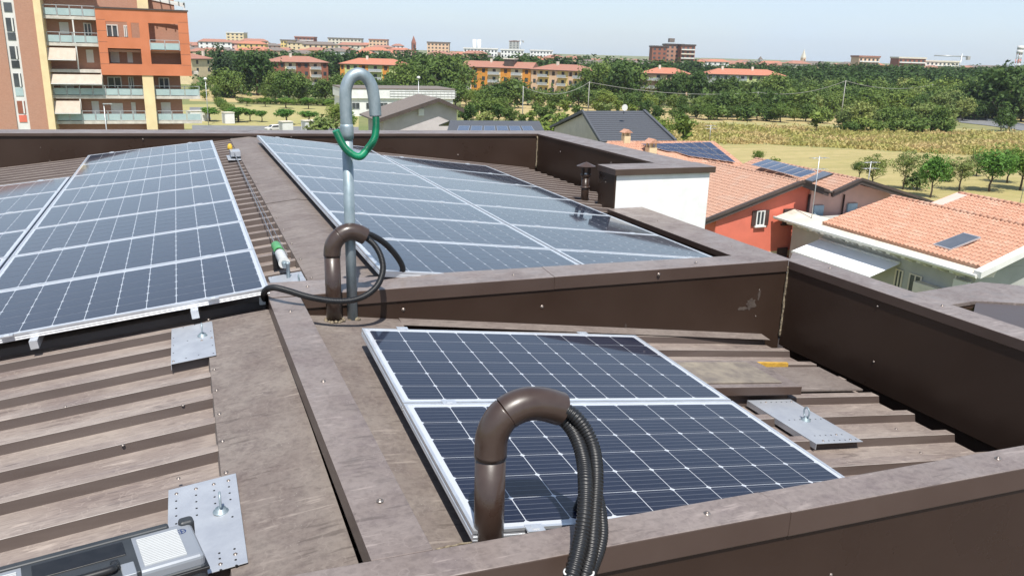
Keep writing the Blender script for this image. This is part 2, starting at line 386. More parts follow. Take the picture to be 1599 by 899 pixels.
edge_wall('parapet_wall', 'brown sheet metal wall crossing the roof behind the sunken bay, hoses over it', (.378, 4.69), (3.885, 4.452), (.378, 5.01), (3.93, 4.655), H - 1.398, H - 1.355, H - 2.1, segs=2,
          rivets=[((2.059, 4.576, H - 1.574), FY), ((2.867, 4.511, H - 1.398), FY), ((3.68, 4.473, H - 1.561), FY), ((3.674, 4.473, H - 1.756), FY), ((1.16, 4.637, H - 1.53), FY)],
          toprv=[(.62, 4.85, H - 1.395), (1.9, 4.70, H - 1.379), (3.2, 4.58, H - 1.355)])
edge_wall('parapet_wall', 'brown parapet along the bottom right in front of the near two panels', (-3.0, 2.056), (3.97, 1.812), (-3.0, 1.93), (4.0, 1.672), H - 1.352, H - 1.352, H - 2.9, segs=3, facia=.088, ov=.013,
          rivets=[((1.874, 1.757, H - 1.63), FY)], toprv=[(1.409, 1.837, H - 1.352), (2.62, 1.804, H - 1.352), (3.5, 1.75, H - 1.352)])
edge_wall('parapet_wall', 'dark brown parapet on the right of the sunken bay, two rivets on its inner face', (3.882, 4.448), (3.972, 1.80), (4.092, 4.66), (4.16, 1.67), H - 1.357, H - 1.357, H - 1.985, segs=1, facia=.06,
          rivets=[((3.909, 3.65, H - 1.455), FX), ((3.911, 3.614, H - 1.809), FX), ((3.946, 2.55, H - 1.81), FX)], toprv=[(4.02, 4.2, H - 1.357), (4.04, 3.3, H - 1.357), (4.05, 2.4, H - 1.357)])
mb = MB(); mb.quad((3.93, 4.45, H - 1.99), (4.0, 1.8, H - 1.99), (3.97, 1.8, H - 2.25), (3.90, 4.45, H - 2.25)); mb.build('gutter_upstand', M_wall, roof)
edge_wall('low_kerb_wall', 'low brown metal kerb running from the hose wall toward the viewer, left of the near panels', (.386, 1.94), (.374, 4.68), (.562, 1.935), (.552, 4.67), H - 1.3535, H - 1.399, H - 1.54, facia=.082, ov=.016, cat='kerb',
          toprv=[(.462, 4.38, H - 1.395), (.478, 2.24, H - 1.355), (.47, 3.3, H - 1.376)])
edge_wall('parapet_wall', 'brown parapet with pale top along the far end of the roof', (-9.5, 14.14), (5.86, 13.55), (-9.5, 14.72), (6.36, 14.06), H - 1.285, H - 1.395, H - 3.0, segs=6, facia=.045, ov=.03,
          rivets=[((x, y, z), FY) for x, y, z in ((-2.0, 13.87, H - 1.55), (-.6, 13.81, H - 1.44), (.3, 13.78, H - 1.5), (1.6, 13.72, H - 1.42), (2.6, 13.68, H - 1.6), (4.4, 13.61, H - 1.75), (-1.9, 13.87, H - 1.75))])
edge_wall('parapet_wall', 'dark brown parapet with wide pale coping, running from the far corner toward the white block', (5.86, 13.55), (5.92, 9.58), (6.36, 14.06), (6.52, 9.58), H - 1.396, H - 1.400, H - 2.3, segs=2, facia=.03, ov=.01,
          rivets=[((5.87, 12.6, H - 1.6), FX), ((5.87, 10.8, H - 1.55), FX)])
# lime runs on the cross wall
cw = [o for o in COL.objects if o.name == 'parapet_wall'][0]
for (cx_, cz_, w_, h_) in ((3.62, -1.66, .05, .05), (3.68, -1.60, .012, .05), (3.56, -1.69, .05, .014), (2.72, -1.80, .05, .010), (2.66, -1.76, .010, .035), (2.80, -1.81, .03, .008)):
    yw = 4.69 - (cx_ - .378) * .0679 + .0095; n_ = 18; ring = []
    for i in range(n_):
        a = i * 2 * math.pi / n_; r_ = random.uniform(.55, 1.1); ring.append((cx_ + math.cos(a) * w_ * r_, yw - (math.cos(a) * w_ * r_) * .0679 - .0005, H + cz_ + math.sin(a) * h_ * r_))
    mb = MB(); mb.prism(ring, (0, .0018, 0)); mb.build('lime_stain', M_stain, cw)
# white rendered block closing the far right part
t = thing('white_parapet_block', 'short white rendered wall end with dark brown coping, right of the far panels', 'wall', (5.8, 9.3, H - 4), world=True)
mb = MB(); mb.box(5.085, 6.50, 9.17, 9.60, H - 4.5, H - 1.41); mb.build('rendered_wall', M_render, t, bevel=.006)
mb = MB(); mb.box(5.06, 5.083, 9.165, 9.60, H - 2.2, H - 1.41); mb.build('side_cladding', M_wall, t)
mb = MB(); mb.box(5.045, 6.56, 9.13, 9.63, H - 1.478, H - 1.398, 1, 0); mb.build('coping', [M_cap, M_facia], t, bevel=.004)
screw(t, (5.058, 9.32, H - 1.95), FX); screw(t, (5.058, 9.4, H - 1.6), FX)
# wide low parapet below it
edge_wall('low_parapet', 'wide flat brown coping running below the white block to the hose wall', (4.965, 9.14), (5.02, 4.66), (5.49, 9.16), (5.50, 4.60), H - 1.90, H - 1.90, H - 2.9, facia=.06, ov=.02, segs=2, toprv=[(5.2, 8.3, H - 1.9), (5.25, 6.9, H - 1.9)])
# lower roof corner outside the right parapet
t = thing('lower_roof_corner', 'lower brown metal coping corner beyond the right parapet', 'coping', (7, 5, H - 2.5), world=True)
mb = MB(); mb.prism([(5.6, 5.66, H - 2.24), (5.6, 5.30, H - 2.24), (7.02, 5.38, H - 2.24), (8.6, 4.6, H - 2.24), (9.0, 4.9, H - 2.24), (7.70, 5.89, H - 2.24)], (0, 0, .04)); mb.build('coping', M_cap, t, bevel=.003)
mb = MB(); mb.box(5.7, 7.3, 5.34, 5.62, H - 3.2, H - 2.25); mb.build('wall_sheet', M_wall, t)
t = thing('dark_roof_box', 'dark flat topped metal box beyond the right parapet at the picture edge', 'roof box', (7.4, 4.8, H - 2.6), world=True)
mb = MB(); mb.prism([(6.30, 4.83, H - 2.26), (6.35, 4.0, H - 2.26), (8.6, 4.0, H - 2.26), (8.4, 4.55, H - 2.26), (7.0, 5.36, H - 2.26)], (0, 0, .05)); mb.build('lid', M_facia, t, bevel=.003)
mb = MB(); mb.prism([(6.42, 4.80, H - 3.0), (6.45, 4.05, H - 3.0), (8.4, 4.05, H - 3.0), (8.2, 4.5, H - 3.0), (7.0, 5.25, H - 3.0)], (0, 0, .74)); mb.build('body', M_wall, t)
# sealant runs
t = roof
mb = MB()
def blob_run(mb, a, b, r, n):
    a, b = Vector(a), Vector(b); P = []
    for i in range(n + 1):
        q = a + (b - a) * i / n + Vector([random.uniform(-r, r) * .35 for _ in range(3)]); P.append(q)
    mb.tube(P, [r * random.uniform(.6, 1.1) for _ in P], 6)
blob_run(mb, (3.885, 4.452, H - 1.40), (3.885, 4.452, H - 1.93), .009, 26)
blob_run(mb, (5.86, 13.55, H - 1.44), (5.85, 13.54, H - 2.0), .014, 14)
blob_run(mb, (.57, 1.935, H - 1.355), (.68, 1.94, H - 1.357), .004, 6)
mb.build('sealant_bead', M_sealing, roof)
# building body under the roof
t = thing('apartment_house', 'cream rendered body of the apartment house under the metal roof', 'building', (-2, 7, 0), world=True)
mb = MB(); mb.box(-9.4, 4.0, 1.98, 14.0, .0, H - 2.75); mb.box(4.0, 5.45, 4.75, 9.15, .002, H - 2.5); mb.box(4.0, 6.45, 9.17, 14.0, .001, H - 2.42)
mb.build('wall', M_render, t)
for k in range(3):
    mb = MB(); mb.box(5.44, 5.47, 6.0, 7.2, 3 + k * 3.2, 4.4 + k * 3.2); mb.build('window', M_boxdark, t)

# ------------------------------------------------------------------ solar panels
PW, PD, RW = 1.65, .992, 1.002
def axes(a, ya, side, tt):
    a, ya, tt = R(a), R(ya), R(tt)
    b = Vector((math.sin(ya), -math.cos(ya) * math.cos(tt), -math.sin(tt)))
    d = Vector((math.cos(ya), math.sin(ya), 0)) * side * math.cos(a) + Vector((0, 0, -math.sin(a)))
    return b, d
def panel_meshes():
    fr = MB(); T = .038; w = .012
    # long bars (along x) and short bars (along y), with a grooved outer side
    def bar(p0, dirv, ln, out):
        dirv, out = Vector(dirv), Vector(out); up = Vector((0, 0, 1)); p0 = Vector(p0)
        prof = [(0, 0), (0, -.010), (-.0025, -.012), (-.0025, -.020), (0, -.022), (0, -.030), (-.002, -.031), (0, -.033), (0, -T), (-w, -T), (-w, 0)]
        fr.prism([p0 + out * u + up * v for u, v in prof], dirv * ln)
    bar((0, 0, 0), (1, 0, 0), PW, (0, -1, 0)); bar((PW, PD, 0), (-1, 0, 0), PW, (0, 1, 0))
    bar((0, PD - w, 0), (0, -1, 0), PD - 2 * w, (-1, 0, 0)); bar((PW, w, 0), (0, 1, 0), PD - 2 * w, (1, 0, 0))
    bsm = MB(); bsm.box(w + .0005, PW - w - .0005, w + .0005, PD - w - .0005, -.008, -.0025)
    mx0, my0 = (PW - 10 * PX) / 2, (PD - 6 * PY) / 2
    g, ch = .0019, .0085
    def cell(mb, i, j):
        x0, y0 = i * PX + g, j * PY + g; x1, y1 = (i + 1) * PX - g, (j + 1) * PY - g
        pts = [(x0 + ch, y0), (x1 - ch, y0), (x1, y0 + ch), (x1, y1 - ch), (x1 - ch, y1), (x0 + ch, y1), (x0, y1 - ch), (x0, y0 + ch)]
        n0 = len(mb.v); mb.v += [(x, y, -.0006) for x, y in pts] + [(x, y, 0) for x, y in pts]
        mb.f.append(tuple(n0 + 8 + k for k in range(8))); mb.m.append(0); mb.sm.append(False)
        for k in range(8): mb.f.append((n0 + k, n0 + (k + 1) % 8, n0 + 8 + (k + 1) % 8, n0 + 8 + k)); mb.m.append(0); mb.sm.append(False)
    c1 = MB(); cell(c1, 0, 0)
    ca = MB(); [cell(ca, i, j) for i in range(10) for j in range(6)]
    cl = MB(); cl.box(-.030, .030, -.016, .026, -.002, .0035); cl.box(-.012, .012, -.008, .015, .0035, .007)
    ra = MB(); ra.box(-.02, .02, -.06, PD + .02, -.085, -.039)
    def me(mb, name, m, bev=0):
        o = mb.build(name, m); d = o.data; bpy.data.objects.remove(o); return d
    return dict(frame=me(fr, 'frame', M_alu), back=me(bsm, 'backsheet', M_backsheet), cell=me(c1, 'solar_cell', M_cell), cells=me(ca, 'cell_grid', M_cell), clamp=me(cl, 'clamp', M_alu), rail=me(ra, 'rail', M_alu), mx=mx0, my=my0)
PMX = panel_meshes()
def panel(o, dx, b, label, group, single, clamps=(.30, 1.34), endclamp=False):
    y = -b; x = dx.normalized(); z = x.cross(y).normalized(); y = z.cross(x)
    m = Matrix(((x.x, y.x, z.x, o.x), (x.y, y.y, z.y, o.y), (x.z, y.z, z.z, o.z), (0, 0, 0, 1)))
    t = thing('solar_panel', label, 'solar panel', group=group); t.matrix_world = m
    link(PMX['frame'], 'frame', t); link(PMX['back'], 'backsheet', t)
    if single:
        for i in range(10):
            for j in range(6): link(PMX['cell'], 'solar_cell', t, (PMX['mx'] + i * PX, PMX['my'] + j * PY, -.0018))
    else:
        link(PMX['cells'], 'cell_grid', t, (PMX['mx'], PMX['my'], -.0018))
    for c in clamps:
        q = link(PMX['clamp'], 'clamp', t, (c, PD + .002, .0005))
        if endclamp: link(PMX['clamp'], 'clamp', t, (c, -.004, .0005), (0, 0, math.pi))
    for c in (.42, 1.23): link(PMX['rail'], 'rail', t, (c, 0, 0))
    return t
ordn = ['first', 'second', 'third', 'fourth', 'fifth', 'sixth', 'seventh', 'nearest']
orda = ['farthest', 'second farthest', 'third farthest', 'fourth farthest', 'fifth farthest', 'sixth farthest', 'seventh farthest', 'nearest']
L0 = Vector((.3692, 12.7588, H - 1.3541)); bL, dL = axes(6.528, .1242, -1, .0102)
R0 = Vector((1.0029, 12.8736, H - 1.3021)); bR, dR = axes(6.9325, .5216, 1, .2337)
F0 = Vector((.7913, 4.0748, H - 1.4223)); bF, dF = axes(6.7444, -1.6388, 1, -.0687)
for j in range(3):
    for i in range(8):
        if (j, i) in ((1, 0), (1, 1), (2, 0), (2, 1), (2, 2), (2, 3), (2, 4), (2, 5), (2, 6)) or j == 2: continue
        o = L0 + bL * (RW * i + PD) + dL * ((PW + .02) * j + PW)
        panel(o, -dL, bL, 'solar panel of the left array, %s row, %s' % (orda[i], ('beside the ridge gap', 'cut by picture edge')[j]), 'solar panels of the left array', i >= 4, endclamp=i == 7)
for j in range(2):
    for i in range(8):
        if (j, i) == (1, 0): continue
        o = R0 + bR * (RW * i + PD) + dR * ((PW + .02) * j)
        panel(o, dR, bR, 'solar panel of the rear right array, %s row, %s' % (orda[i], ('along ridge cap', 'white block side')[j]), 'solar panels of the rear right array', i >= 4)
for i in range(2):
    panel(F0 + bF * (RW * i + PD), dF, bF, ('farther of the two dark solar panels in the sunken bay, below the hose wall', 'nearer of the two dark solar panels in the sunken bay, behind the near brown pipe')[i], 'two solar panels in the sunken bay', True, clamps=(.22, 1.3) if i == 0 else (.2,), endclamp=i == 1)
# ================================================================== THINGS STANDING ON THE ROOF
def P_(Y, pts): return [aty(x, y, Y) for x, y in pts]
# --- galvanised swan-neck pole
t = thing('vent_pole', 'tall galvanised swan neck pole with a green hose in its mouth', 'pole', (0.8436, 4.62, zf(.853)), world=True)
base = Vector((0.8436, 4.62, H - 1.5824))
mb = MB(); mb.tube([base, (0.8426, 4.62, H - 0.4846)], .0305, 20); mb.build('lower_tube', M_galv, t)
mb = MB(); mb.tube(smooth_path([(0.8416, 4.62, H - 0.4945), (0.8407, 4.62, H - 0.3956), (0.8397, 4.62, H - 0.2591), (0.8486, 4.62, H - 0.2027), (0.8743, 4.62, H - 0.1582), (0.9148, 4.62, H - 0.1404), (0.9544, 4.62, H - 0.1563), (0.9850, 4.62, H - 0.2027), (0.9979, 4.62, H - 0.2720), (1.0048, 4.62, H - 0.3679)], 8), .0335, 20)
mb.build('swan_neck', M_galv, t)
mb = MB(); mb.tube([(0.8421, 4.62, H - 0.4945), (0.8421, 4.62, H - 0.4648), (0.8416, 4.62, H - 0.4253), (0.8416, 4.62, H - 0.4104)], [.035, .0375, .0375, .034], 20, smooth=True); mb.build('collar', M_galv, t)
mb = MB(); blob_run(mb, (0.8110, 4.60, H - 1.5498), (0.8802, 4.60, H - 1.5498), .012, 8); blob_run(mb, (0.8110, 4.69, H - 1.5428), (0.8802, 4.69, H - 1.5428), .012, 8); mb.build('sealant', M_sealing, t)
mb = MB(); ribbed_hose(mb, [(1.0038, 4.61, H - 0.3560), (1.0019, 4.60, H - 0.4253), (0.9841, 4.58, H - 0.4945), (0.9445, 4.61, H - 0.5588), (0.8950, 4.55, H - 0.5835), (0.8456, 4.55, H - 0.5637), (0.8060, 4.55, H - 0.5192), (0.7764, 4.555, H - 0.4549), (0.7694, 4.555, H - 0.4381)], .0215, .006, 12)
tag(mb.build('hose', M_green, off=Vector((0.9989, 4.61, H - 0.3956))), 'short green ribbed hose hanging from the mouth of the tall galvanised pole', 'hose')

# --- brown cable goosenecks
def goose(name, label, Y, pts, r, zbase, cuts):
    b = P_(Y, pts); b[0].z = zbase
    t = thing(name, label, 'pipe', (b[0].x, Y, zf(b[0].x)), world=True)
    path = [b[0], Vector((b[1].x, Y, b[1].z))] ; b[0].x = b[1].x
    mb = MB(); mb.tube([b[0], b[1]], r, 24); mb.build('upright', M_brownpipe, t)
    sp = smooth_path([b[1] - Vector((0, 0, .05)), b[1]] + b[2:], 8)[8:]
    n = len(sp); k = int(n * .42)
    mb = MB(); mb.tube([b[1] + Vector((0, 0, -.012))] + sp[:k + 1], r + .003, 24, caps=True); mb.build('lower_elbow', M_brownpipe, t)
    mb = MB(); mb.tube(sp[k:], r + .0045, 24, caps=False); mb.tube([sp[-1] - (sp[-1] - sp[-2]).normalized() * .012, sp[-1] - (sp[-1] - sp[-2]).normalized() * .011], r + .001, 24, 1)
    mb.build('upper_elbow', [M_brownpipe, M_hole], t)
    mb = MB(); c = Vector((b[0].x, Y, zf(b[0].x) + .02))
    for q in range(16):
        a = q * .3927; rr = r + random.uniform(.002, .012); p = c + Vector((math.cos(a) * rr, math.sin(a) * rr, random.uniform(-.004, .006)))
        mb.lathe(p, [(0, -.012), (.011 * random.uniform(.6, 1.3), -.006), (.010, .003), (0, .009)], 6)
    mb.build('sealant', M_sealing, t)
    return t, b
goose('cable_gooseneck', 'brown lacquered gooseneck pipe in the foreground with thick ribbed hoses in its mouth', 2.1,
      [(765, 870), (766, 706), (769, 678), (782, 653), (801, 638), (825, 630), (850, 631), (875, 638)], .0475, H - 1.60, 0)
goose('cable_gooseneck', 'smaller brown gooseneck pipe farther off, beside the galvanised pole', 4.585,
      [(519, 505), (518.5, 396), (521, 381), (530, 369), (543, 362), (557, 363), (570, 369)], .0455, H - 1.60, 0)

def hose(label, pts, r, pitch, col=M_black, name='cable_conduit', seg=12, group=None):
    mb = MB(); ribbed_hose(mb, pts, r, pitch, seg)
    c = Vector(pts[-1]); o = mb.build(name, col, off=c); return tag(o, label, 'hose', group)
def A(x, y, Y): return aty(x, y, Y)
hose('outer thick black ribbed hose arching from the near brown pipe over the parapet', [A(862, 633, 2.09), A(876, 636, 2.08), A(897, 649, 2.05), A(915, 672, 2.02), A(927, 702, 1.98), A(931, 740, 1.91), A(929, 785, 1.85), A(926, 825, 1.80), A(922, 862, 1.745), A(912, 900, 1.70), A(902, 950, 1.68)], .0225, .0105)
hose('inner thick black ribbed hose arching from the near brown pipe over the parapet', [A(860, 646, 2.10), A(873, 650, 2.10), A(890, 666, 2.06), A(903, 690, 2.01), A(911, 720, 1.95), A(914, 755, 1.86), A(913, 795, 1.805), A(908, 835, 1.765), A(900, 872, 1.72), A(891, 905, 1.69), A(878, 950, 1.67)], .0225, .0105)
hose('black ribbed hose rising from under the nearest panel behind the two thick hoses', [A(884, 835, 2.22), A(894, 815, 2.20), A(905, 788, 2.15), A(917, 762, 2.08), A(929, 764, 1.98), A(937, 790, 1.90), A(941, 828, 1.825), A(937, 855, 1.78), A(928, 880, 1.74), A(918, 905, 1.71), A(902, 950, 1.69)], .0175, .009)
mb = MB(); c = A(904, 893, 1.70); mb.tube([c + Vector((math.cos(a) * .043, math.sin(a) * .028, math.cos(a) * -.006)) for a in [k * math.pi / 10 for k in range(21)]], .0032, 6, caps=False)
mb.box(c.x - .042, c.x - .032, c.y - .030, c.y - .018, c.z - .004, c.z + .010)
tag(mb.build('cable_tie', M_whitep, off=c), 'white cable tie binding the thick black hoses at the bottom edge', 'cable tie')
# far pair
hose('long black hose looping from the smaller brown pipe left to the left array corner', [A(563, 368, 4.60), A(574, 373, 4.58), A(586, 384, 4.56), A(595, 401, 4.53), A(598, 420, 4.50), A(592, 441, 4.45), A(579, 456, 4.41), A(560, 466, 4.39), A(538, 470, 4.39), A(512, 469, 4.40), A(480, 463, 4.44), A(450, 454, 4.50), A(428, 449, 4.58), A(416, 452, 4.66), A(412, 460, 4.76), A(414, 470, 4.86)], .0185, .0085)
hose('shorter black hose curving from the smaller brown pipe right over the cross wall', [A(567, 365, 4.62), A(579, 367, 4.66), A(597, 377, 4.72), A(612, 391, 4.78), A(624, 407, 4.84), A(629, 420, 4.88), A(624, 430, 4.90), A(616, 433, 4.92), A(610, 440, 4.95)], .019, .0085)
mb = MB(); c = A(410, 467, 4.84); mb.box(c.x - .02, c.x + .015, c.y - .02, c.y + .02, c.z - .03, c.z + .02)
tag(mb.build('cable_gland', M_whitep, off=c, bevel=.003), 'small white cable gland where the long hose meets the left array', 'cable gland')

# --- anchor plates of the safety line
hm = MB(); hm.lathe((0, 0, 0), [(.0048, 0), (0, .0004)], 8); ho_ = hm.build('screw_hole', M_hole); hole_me = ho_.data; bpy.data.objects.remove(ho_)
def plate(label, x0, x1, y0, y1, zf_, dz, eye, rows, skew=0., group='galvanised anchor plates on the roof sheets'):
    cx, cy = (x0 + x1) / 2, (y0 + y1) / 2
    t = thing('anchor_plate', label, 'anchor plate', (cx, cy, zf_(cx)), world=True, group=group)
    mb = MB(); pts = [(x0, y0), (x1, y0 - skew), (x1, y1 - skew), (x0, y1)]
    mb.hexa([(x, y, zf_(x) + dz) for x, y in pts] + [(x, y, zf_(x) + dz + .003) for x, y in pts])
    for q in (0, 1):     # folded lip down to the sheet
        ya = pts[q][1] if q == 0 else 0
    mb.box(x0, x0 + .003, y0, y1, zf_(x0) + dz - .03, zf_(x0) + dz + .001)
    mb.build('plate', M_plate, t, bevel=.001)
    for q_, (x, y) in enumerate(rows):
        if q_ % 5: o_ = link(hole_me, 'screw_hole', t, Vector((x, y, zf_(x) + dz + .0032)) - Vector(t.location)); continue
        screw(t, (x, y, zf_(x) + dz + .003), (0, 0, 0), .62)
    ex, ey = eye; ez = zf_(ex) + dz + .003
    mb = MB(); mb.lathe((ex, ey, ez), [(.026, 0), (.026, .004), (.018, .004), (.018, .014), (.008, .014), (.008, .02), (0, .02)], 12); mb.build('eye_base', M_galv, t)
    mb = MB(); mb.tube([(ex, ey + math.cos(a) * .020, ez + .045 + math.sin(a) * .026) for a in [k * math.pi / 8 for k in range(17)]], .0042, 8, caps=False); mb.build('eye_ring', M_galv, t)
    return t
r1 = [(-.14 + .19 * (k % 2), 4.15 + .12 * (k // 2)) for k in range(8)] + [(-.08, 4.16), (-.02, 4.17), (.0, 4.38), (-.07, 4.42), (-.09, 4.66), (-.03, 4.67)]
plate('square galvanised plate screwed to the left roof just below the left array', -.152, .062, 4.118, 4.675, zl, .017, (.005, 4.45), r1)
r2 = [(-.125, 2.80 - .05 * k) for k in range(5)] + [(-.06, 2.80 - .045 * k) for k in range(5)] + [(.0, 2.80 - .045 * k) for k in range(5)] + [(.05, 2.80 - .045 * k) for k in range(4)] + [(.045, 2.36 - .03 * k) for k in range(4)] + [(.0, 2.36 - .03 * k) for k in range(4)] + [(.05, 2.55)]
plate('large galvanised plate full of screws under the end of the tool case', -.152, .078, 2.27, 2.842, zl, .018, (.015, 2.60), r2)
rr = [(2.80 + .035 * k, 2.81) for k in range(7)] + [(2.80 + .035 * k, 3.06) for k in range(7)] + [(2.80 + .035 * k, 3.29) for k in range(7)] + [(2.80 + .035 * k, 2.87) for k in range(6)]
plate('galvanised plate with a lifting eye on the right of the near panels', 2.735, 3.035, 2.785, 3.325, zf, .004, (2.90, 3.05), rr)
plate('small galvanised plate at the near end of the safety line, beside the ridge cap', .44, .655, 5.02, 5.42, zl, .004, (.60, 5.1), [(.46, 5.05), (.46, 5.4), (.64, 5.4), (.64, 5.05)])
# --- safety line
z0 = lambda x, h: zl(x) + h
t = thing('safety_line', 'thin steel safety line beside the ridge cap with yellow and green end fittings', 'safety line', (.58, 8, zl(.58)), world=True)
mb = MB(); mb.tube([(.585, 11.5, z0(.58, .095)), (.575, 9.5, z0(.575, .075)), (.565, 7.5, z0(.565, .072)), (.545, 5.95, z0(.545, .092))], .004, 6); mb.build('wire', M_steel, t)
mb = MB(); mb.tube([(.60, 11.5, z0(.6, .07)), (.59, 9.3, z0(.59, .055)), (.60, 7.0, z0(.6, .05)), (.60, 5.7, z0(.6, .06))], .0028, 6); mb.build('wire', M_steel, t)
mb = MB(); mb.box(.50, .70, 11.25, 11.75, z0(.6, .005), z0(.6, .012)); mb.box(.54, .665, 11.35, 11.62, z0(.6, .04), z0(.6, .11)); mb.build('end_post', M_plate, t, bevel=.004)
mb = MB(); mb.box(.56, .64, 11.38, 11.58, z0(.6, .012), z0(.6, .04)); mb.build('post_foot', M_black, t)
mb = MB(); mb.lathe((.55, 11.62, z0(.55, .11)), [(0, 0), (.03, 0), (.034, .02), (.028, .055), (.014, .075), (0, .078)], 12); mb.build('shock_absorber', M_yellow, t)
c0, c1 = Vector((.545, 5.92, z0(.545, .095))), Vector((.548, 5.38, z0(.548, .085)))
mb = MB(); mb.tube([c0 + (c1 - c0) * k for k in (-.02, .03, .05, .36, .40)], [.014, .03, .034, .034, .036], 16); mb.build('tensioner', M_greenp, t)
mb = MB(); mb.tube([c0 + (c1 - c0) * .385, c0 + (c1 - c0) * .402], .029, 16); mb.build('tensioner_mouth', M_hole, t)
mb = MB(); mb.tube(smooth_path([c0 + (c1 - c0) * .38, c0 + (c1 - c0) * .45 + Vector((.012, 0, .008)), c0 + (c1 - c0) * .5]), .006, 8); mb.build('hook', M_steel, t)
mb = MB(); mb.tube([c0 + (c1 - c0) * k for k in (.48, .49, .93, .94)], [.028, .035, .035, .038], 18); mb.build('indicator_tube', M_whitep, t)
mb = MB(); mb.tube([c0 + (c1 - c0) * k for k in (.93, .98, 1.03)], [.02, .016, .012], 12); mb.lathe((.56, 5.32, z0(.56, .0)), [(.012, 0), (.012, .1), (.016, .1), (.016, .11), (0, .11)], 8); mb.build('end_bolt', M_galv, t)
mb = MB(); mb.box(.50, .535, 5.62, 5.72, z0(.52, .0), z0(.52, .10)); mb.build('bracket', M_black, t)

# --- vent stack on the rear right slope
vx, vy = 4.965, 9.80; vz = zr(vx)
t = thing('roof_vent', 'slim dark brown metal flue with a pointed cap in front of the dark far parapet', 'flue', (vx, vy, vz), world=True)
mb = MB(); mb.tube([(vx, vy, vz - .05), (vx, vy, H - 1.60)], .052, 16); mb.build('pipe', M_wall, t)
mb = MB(); mb.lathe((vx, vy, 0), [(.055, vz + .17), (.064, vz + .17), (.064, vz + .19), (.055, vz + .19)], 16); mb.build('ring', M_facia, t)
mb = MB(); mb.tube([(vx, vy, H - 1.60), (vx, vy, H - 1.57), (vx, vy, H - 1.545)], [.052, .068, .068], 16)
for k in range(4):
    a = k * math.pi / 2 + .5; mb.box(vx + math.cos(a) * .058 - .012, vx + math.cos(a) * .058 + .012, vy + math.sin(a) * .058 - .012, vy + math.sin(a) * .058 + .012, H - 1.545, H - 1.445)
mb.build('louvre', M_wall, t)
mb = MB(); mb.lathe((vx, vy, H), [(0, -1.44), (.125, -1.448), (.128, -1.440), (.06, -1.41), (0, -1.385)], 20, smooth=False); mb.build('cap', M_facia, t)

# --- skylight hatch beside the near panels
def skp(x, y, h): return (x, y, zf(x) + h)
t = thing('roof_hatch', 'low skylight hatch with a sand coloured weathered dome beside the farther near panel', 'skylight', (2.7, 3.6, zf(2.7)), world=True)
def slab(mb, x0, x1, y0, y1, h0, h1, mi=0, top=None): mb.hexa([skp(x0, y0, h0), skp(x1, y0, h0), skp(x1, y1, h0), skp(x0, y1, h0), skp(x0, y0, h1), skp(x1, y0, h1), skp(x1, y1, h1), skp(x0, y1, h1)], mi, top)
mb = MB(); slab(mb, 2.36, 3.04, 3.36, 3.70, -.04, .03); mb.build('kerb', M_facia, t)
mb = MB(); slab(mb, 2.34, 3.10, 3.32, 3.74, .034, .085, 1, 0); mb.build('lid_frame', [M_cap, M_facia], t, bevel=.004)
mb = MB(); slab(mb, 2.40, 3.00, 3.37, 3.69, .0855, .094); mb.build('dome', M_sand, t, bevel=.006)
fa, fb = aty(1184, 569, 3.865), aty(1231, 569, 3.865); mb = MB(); mb.hexa([(fa.x, 3.865, fa.z - .016), (fb.x, 3.865, fb.z - .018), (fb.x, 3.885, fb.z - .018), (fa.x, 3.885, fa.z - .016), (fa.x, 3.865, fa.z + .012), (fb.x, 3.865, fb.z + .010), (fb.x, 3.885, fb.z + .010), (fa.x, 3.885, fa.z + .012)]); tag(mb.build('foam_strip', M_foam, off=fa.copy()), 'yellow foam filler strip at the end of a roof rib behind the hatch', 'foam strip')
for nm, a in (('flashing_apron', (3.04, 3.70, 3.46, 3.84)),):
    mb = MB(); slab(mb, a[0], a[1], a[2], a[3], -.006, .004); mb.build(nm, M_flash, roof)

# --- tool case
zc = H - 1.25; zb = H - 1.562
y0, y1 = 0, .19; tcx = 0
ln = .56
t = thing('tool_case', 'silver and black tool case with a folded handle standing in the bottom left corner', 'tool case', (-.322, 2.002, zb + .002), R(11.2))
hx, hy, hh = ln / 2, (y1 - y0) / 2, zc - zb
def rbox(name, x0, x1, y0, y1, z0, z1, m, bev=.006, seg=3, par=t):
    mb = MB(); mb.box(x0, x1, y0, y1, z0, z1); return mb.build(name, m, par, bevel=bev, seg=seg)
rbox('shell', -hx, hx, -hy, hy, 0, hh - .030, M_boxdark, .018)
rbox('shell_band', -hx - .003, hx + .003, -hy - .004, hy + .004, hh - .05, hh - .040, M_black, .003)
rbox('lid', -hx + .004, hx - .004, -hy + .004, hy - .010, hh - .045, hh - .004, M_boxsilver, .012)
rbox('lid_back_edge', -hx + .06, hx - .06, hy - .022, hy, hh - .06, hh + .003, M_boxdark, .006)
rbox('corner_guard', hx - .035, hx + .004, hy - .03, hy + .004, 0, hh + .006, M_boxdark, .010)
rbox('handle_bay', -.125, .125, -hy + .002, hy - .02, hh - .02, hh - .0005, M_boxdark, .004)
rbox('handle_bay_panel', -.103, .103, hy - .10, hy - .035, hh - .005, hh + .002, M_black, .002)
for s in (-1, 1):
    x0 = s * .135 if s > 0 else -.235
    mb = MB()
    for k in range(17):
        y = -hy + .022 + k * (2 * hy - .06) / 17; mb.box(x0, x0 + .10, y, y + (2 * hy - .06) / 27, hh - .008, hh - .0005)
    mb.build('ribbed_inlay', M_boxwhite, t)
    rbox('latch', s * .098 - .016, s * .098 + .016, -hy - .006, -hy + .05, hh - .03, hh + .003, M_boxsilver, .003)
    rbox('handle_hinge', s * .072 - .010, s * .072 + .010, -hy + .03, -hy + .062, hh - .006, hh + .014, M_black, .004)
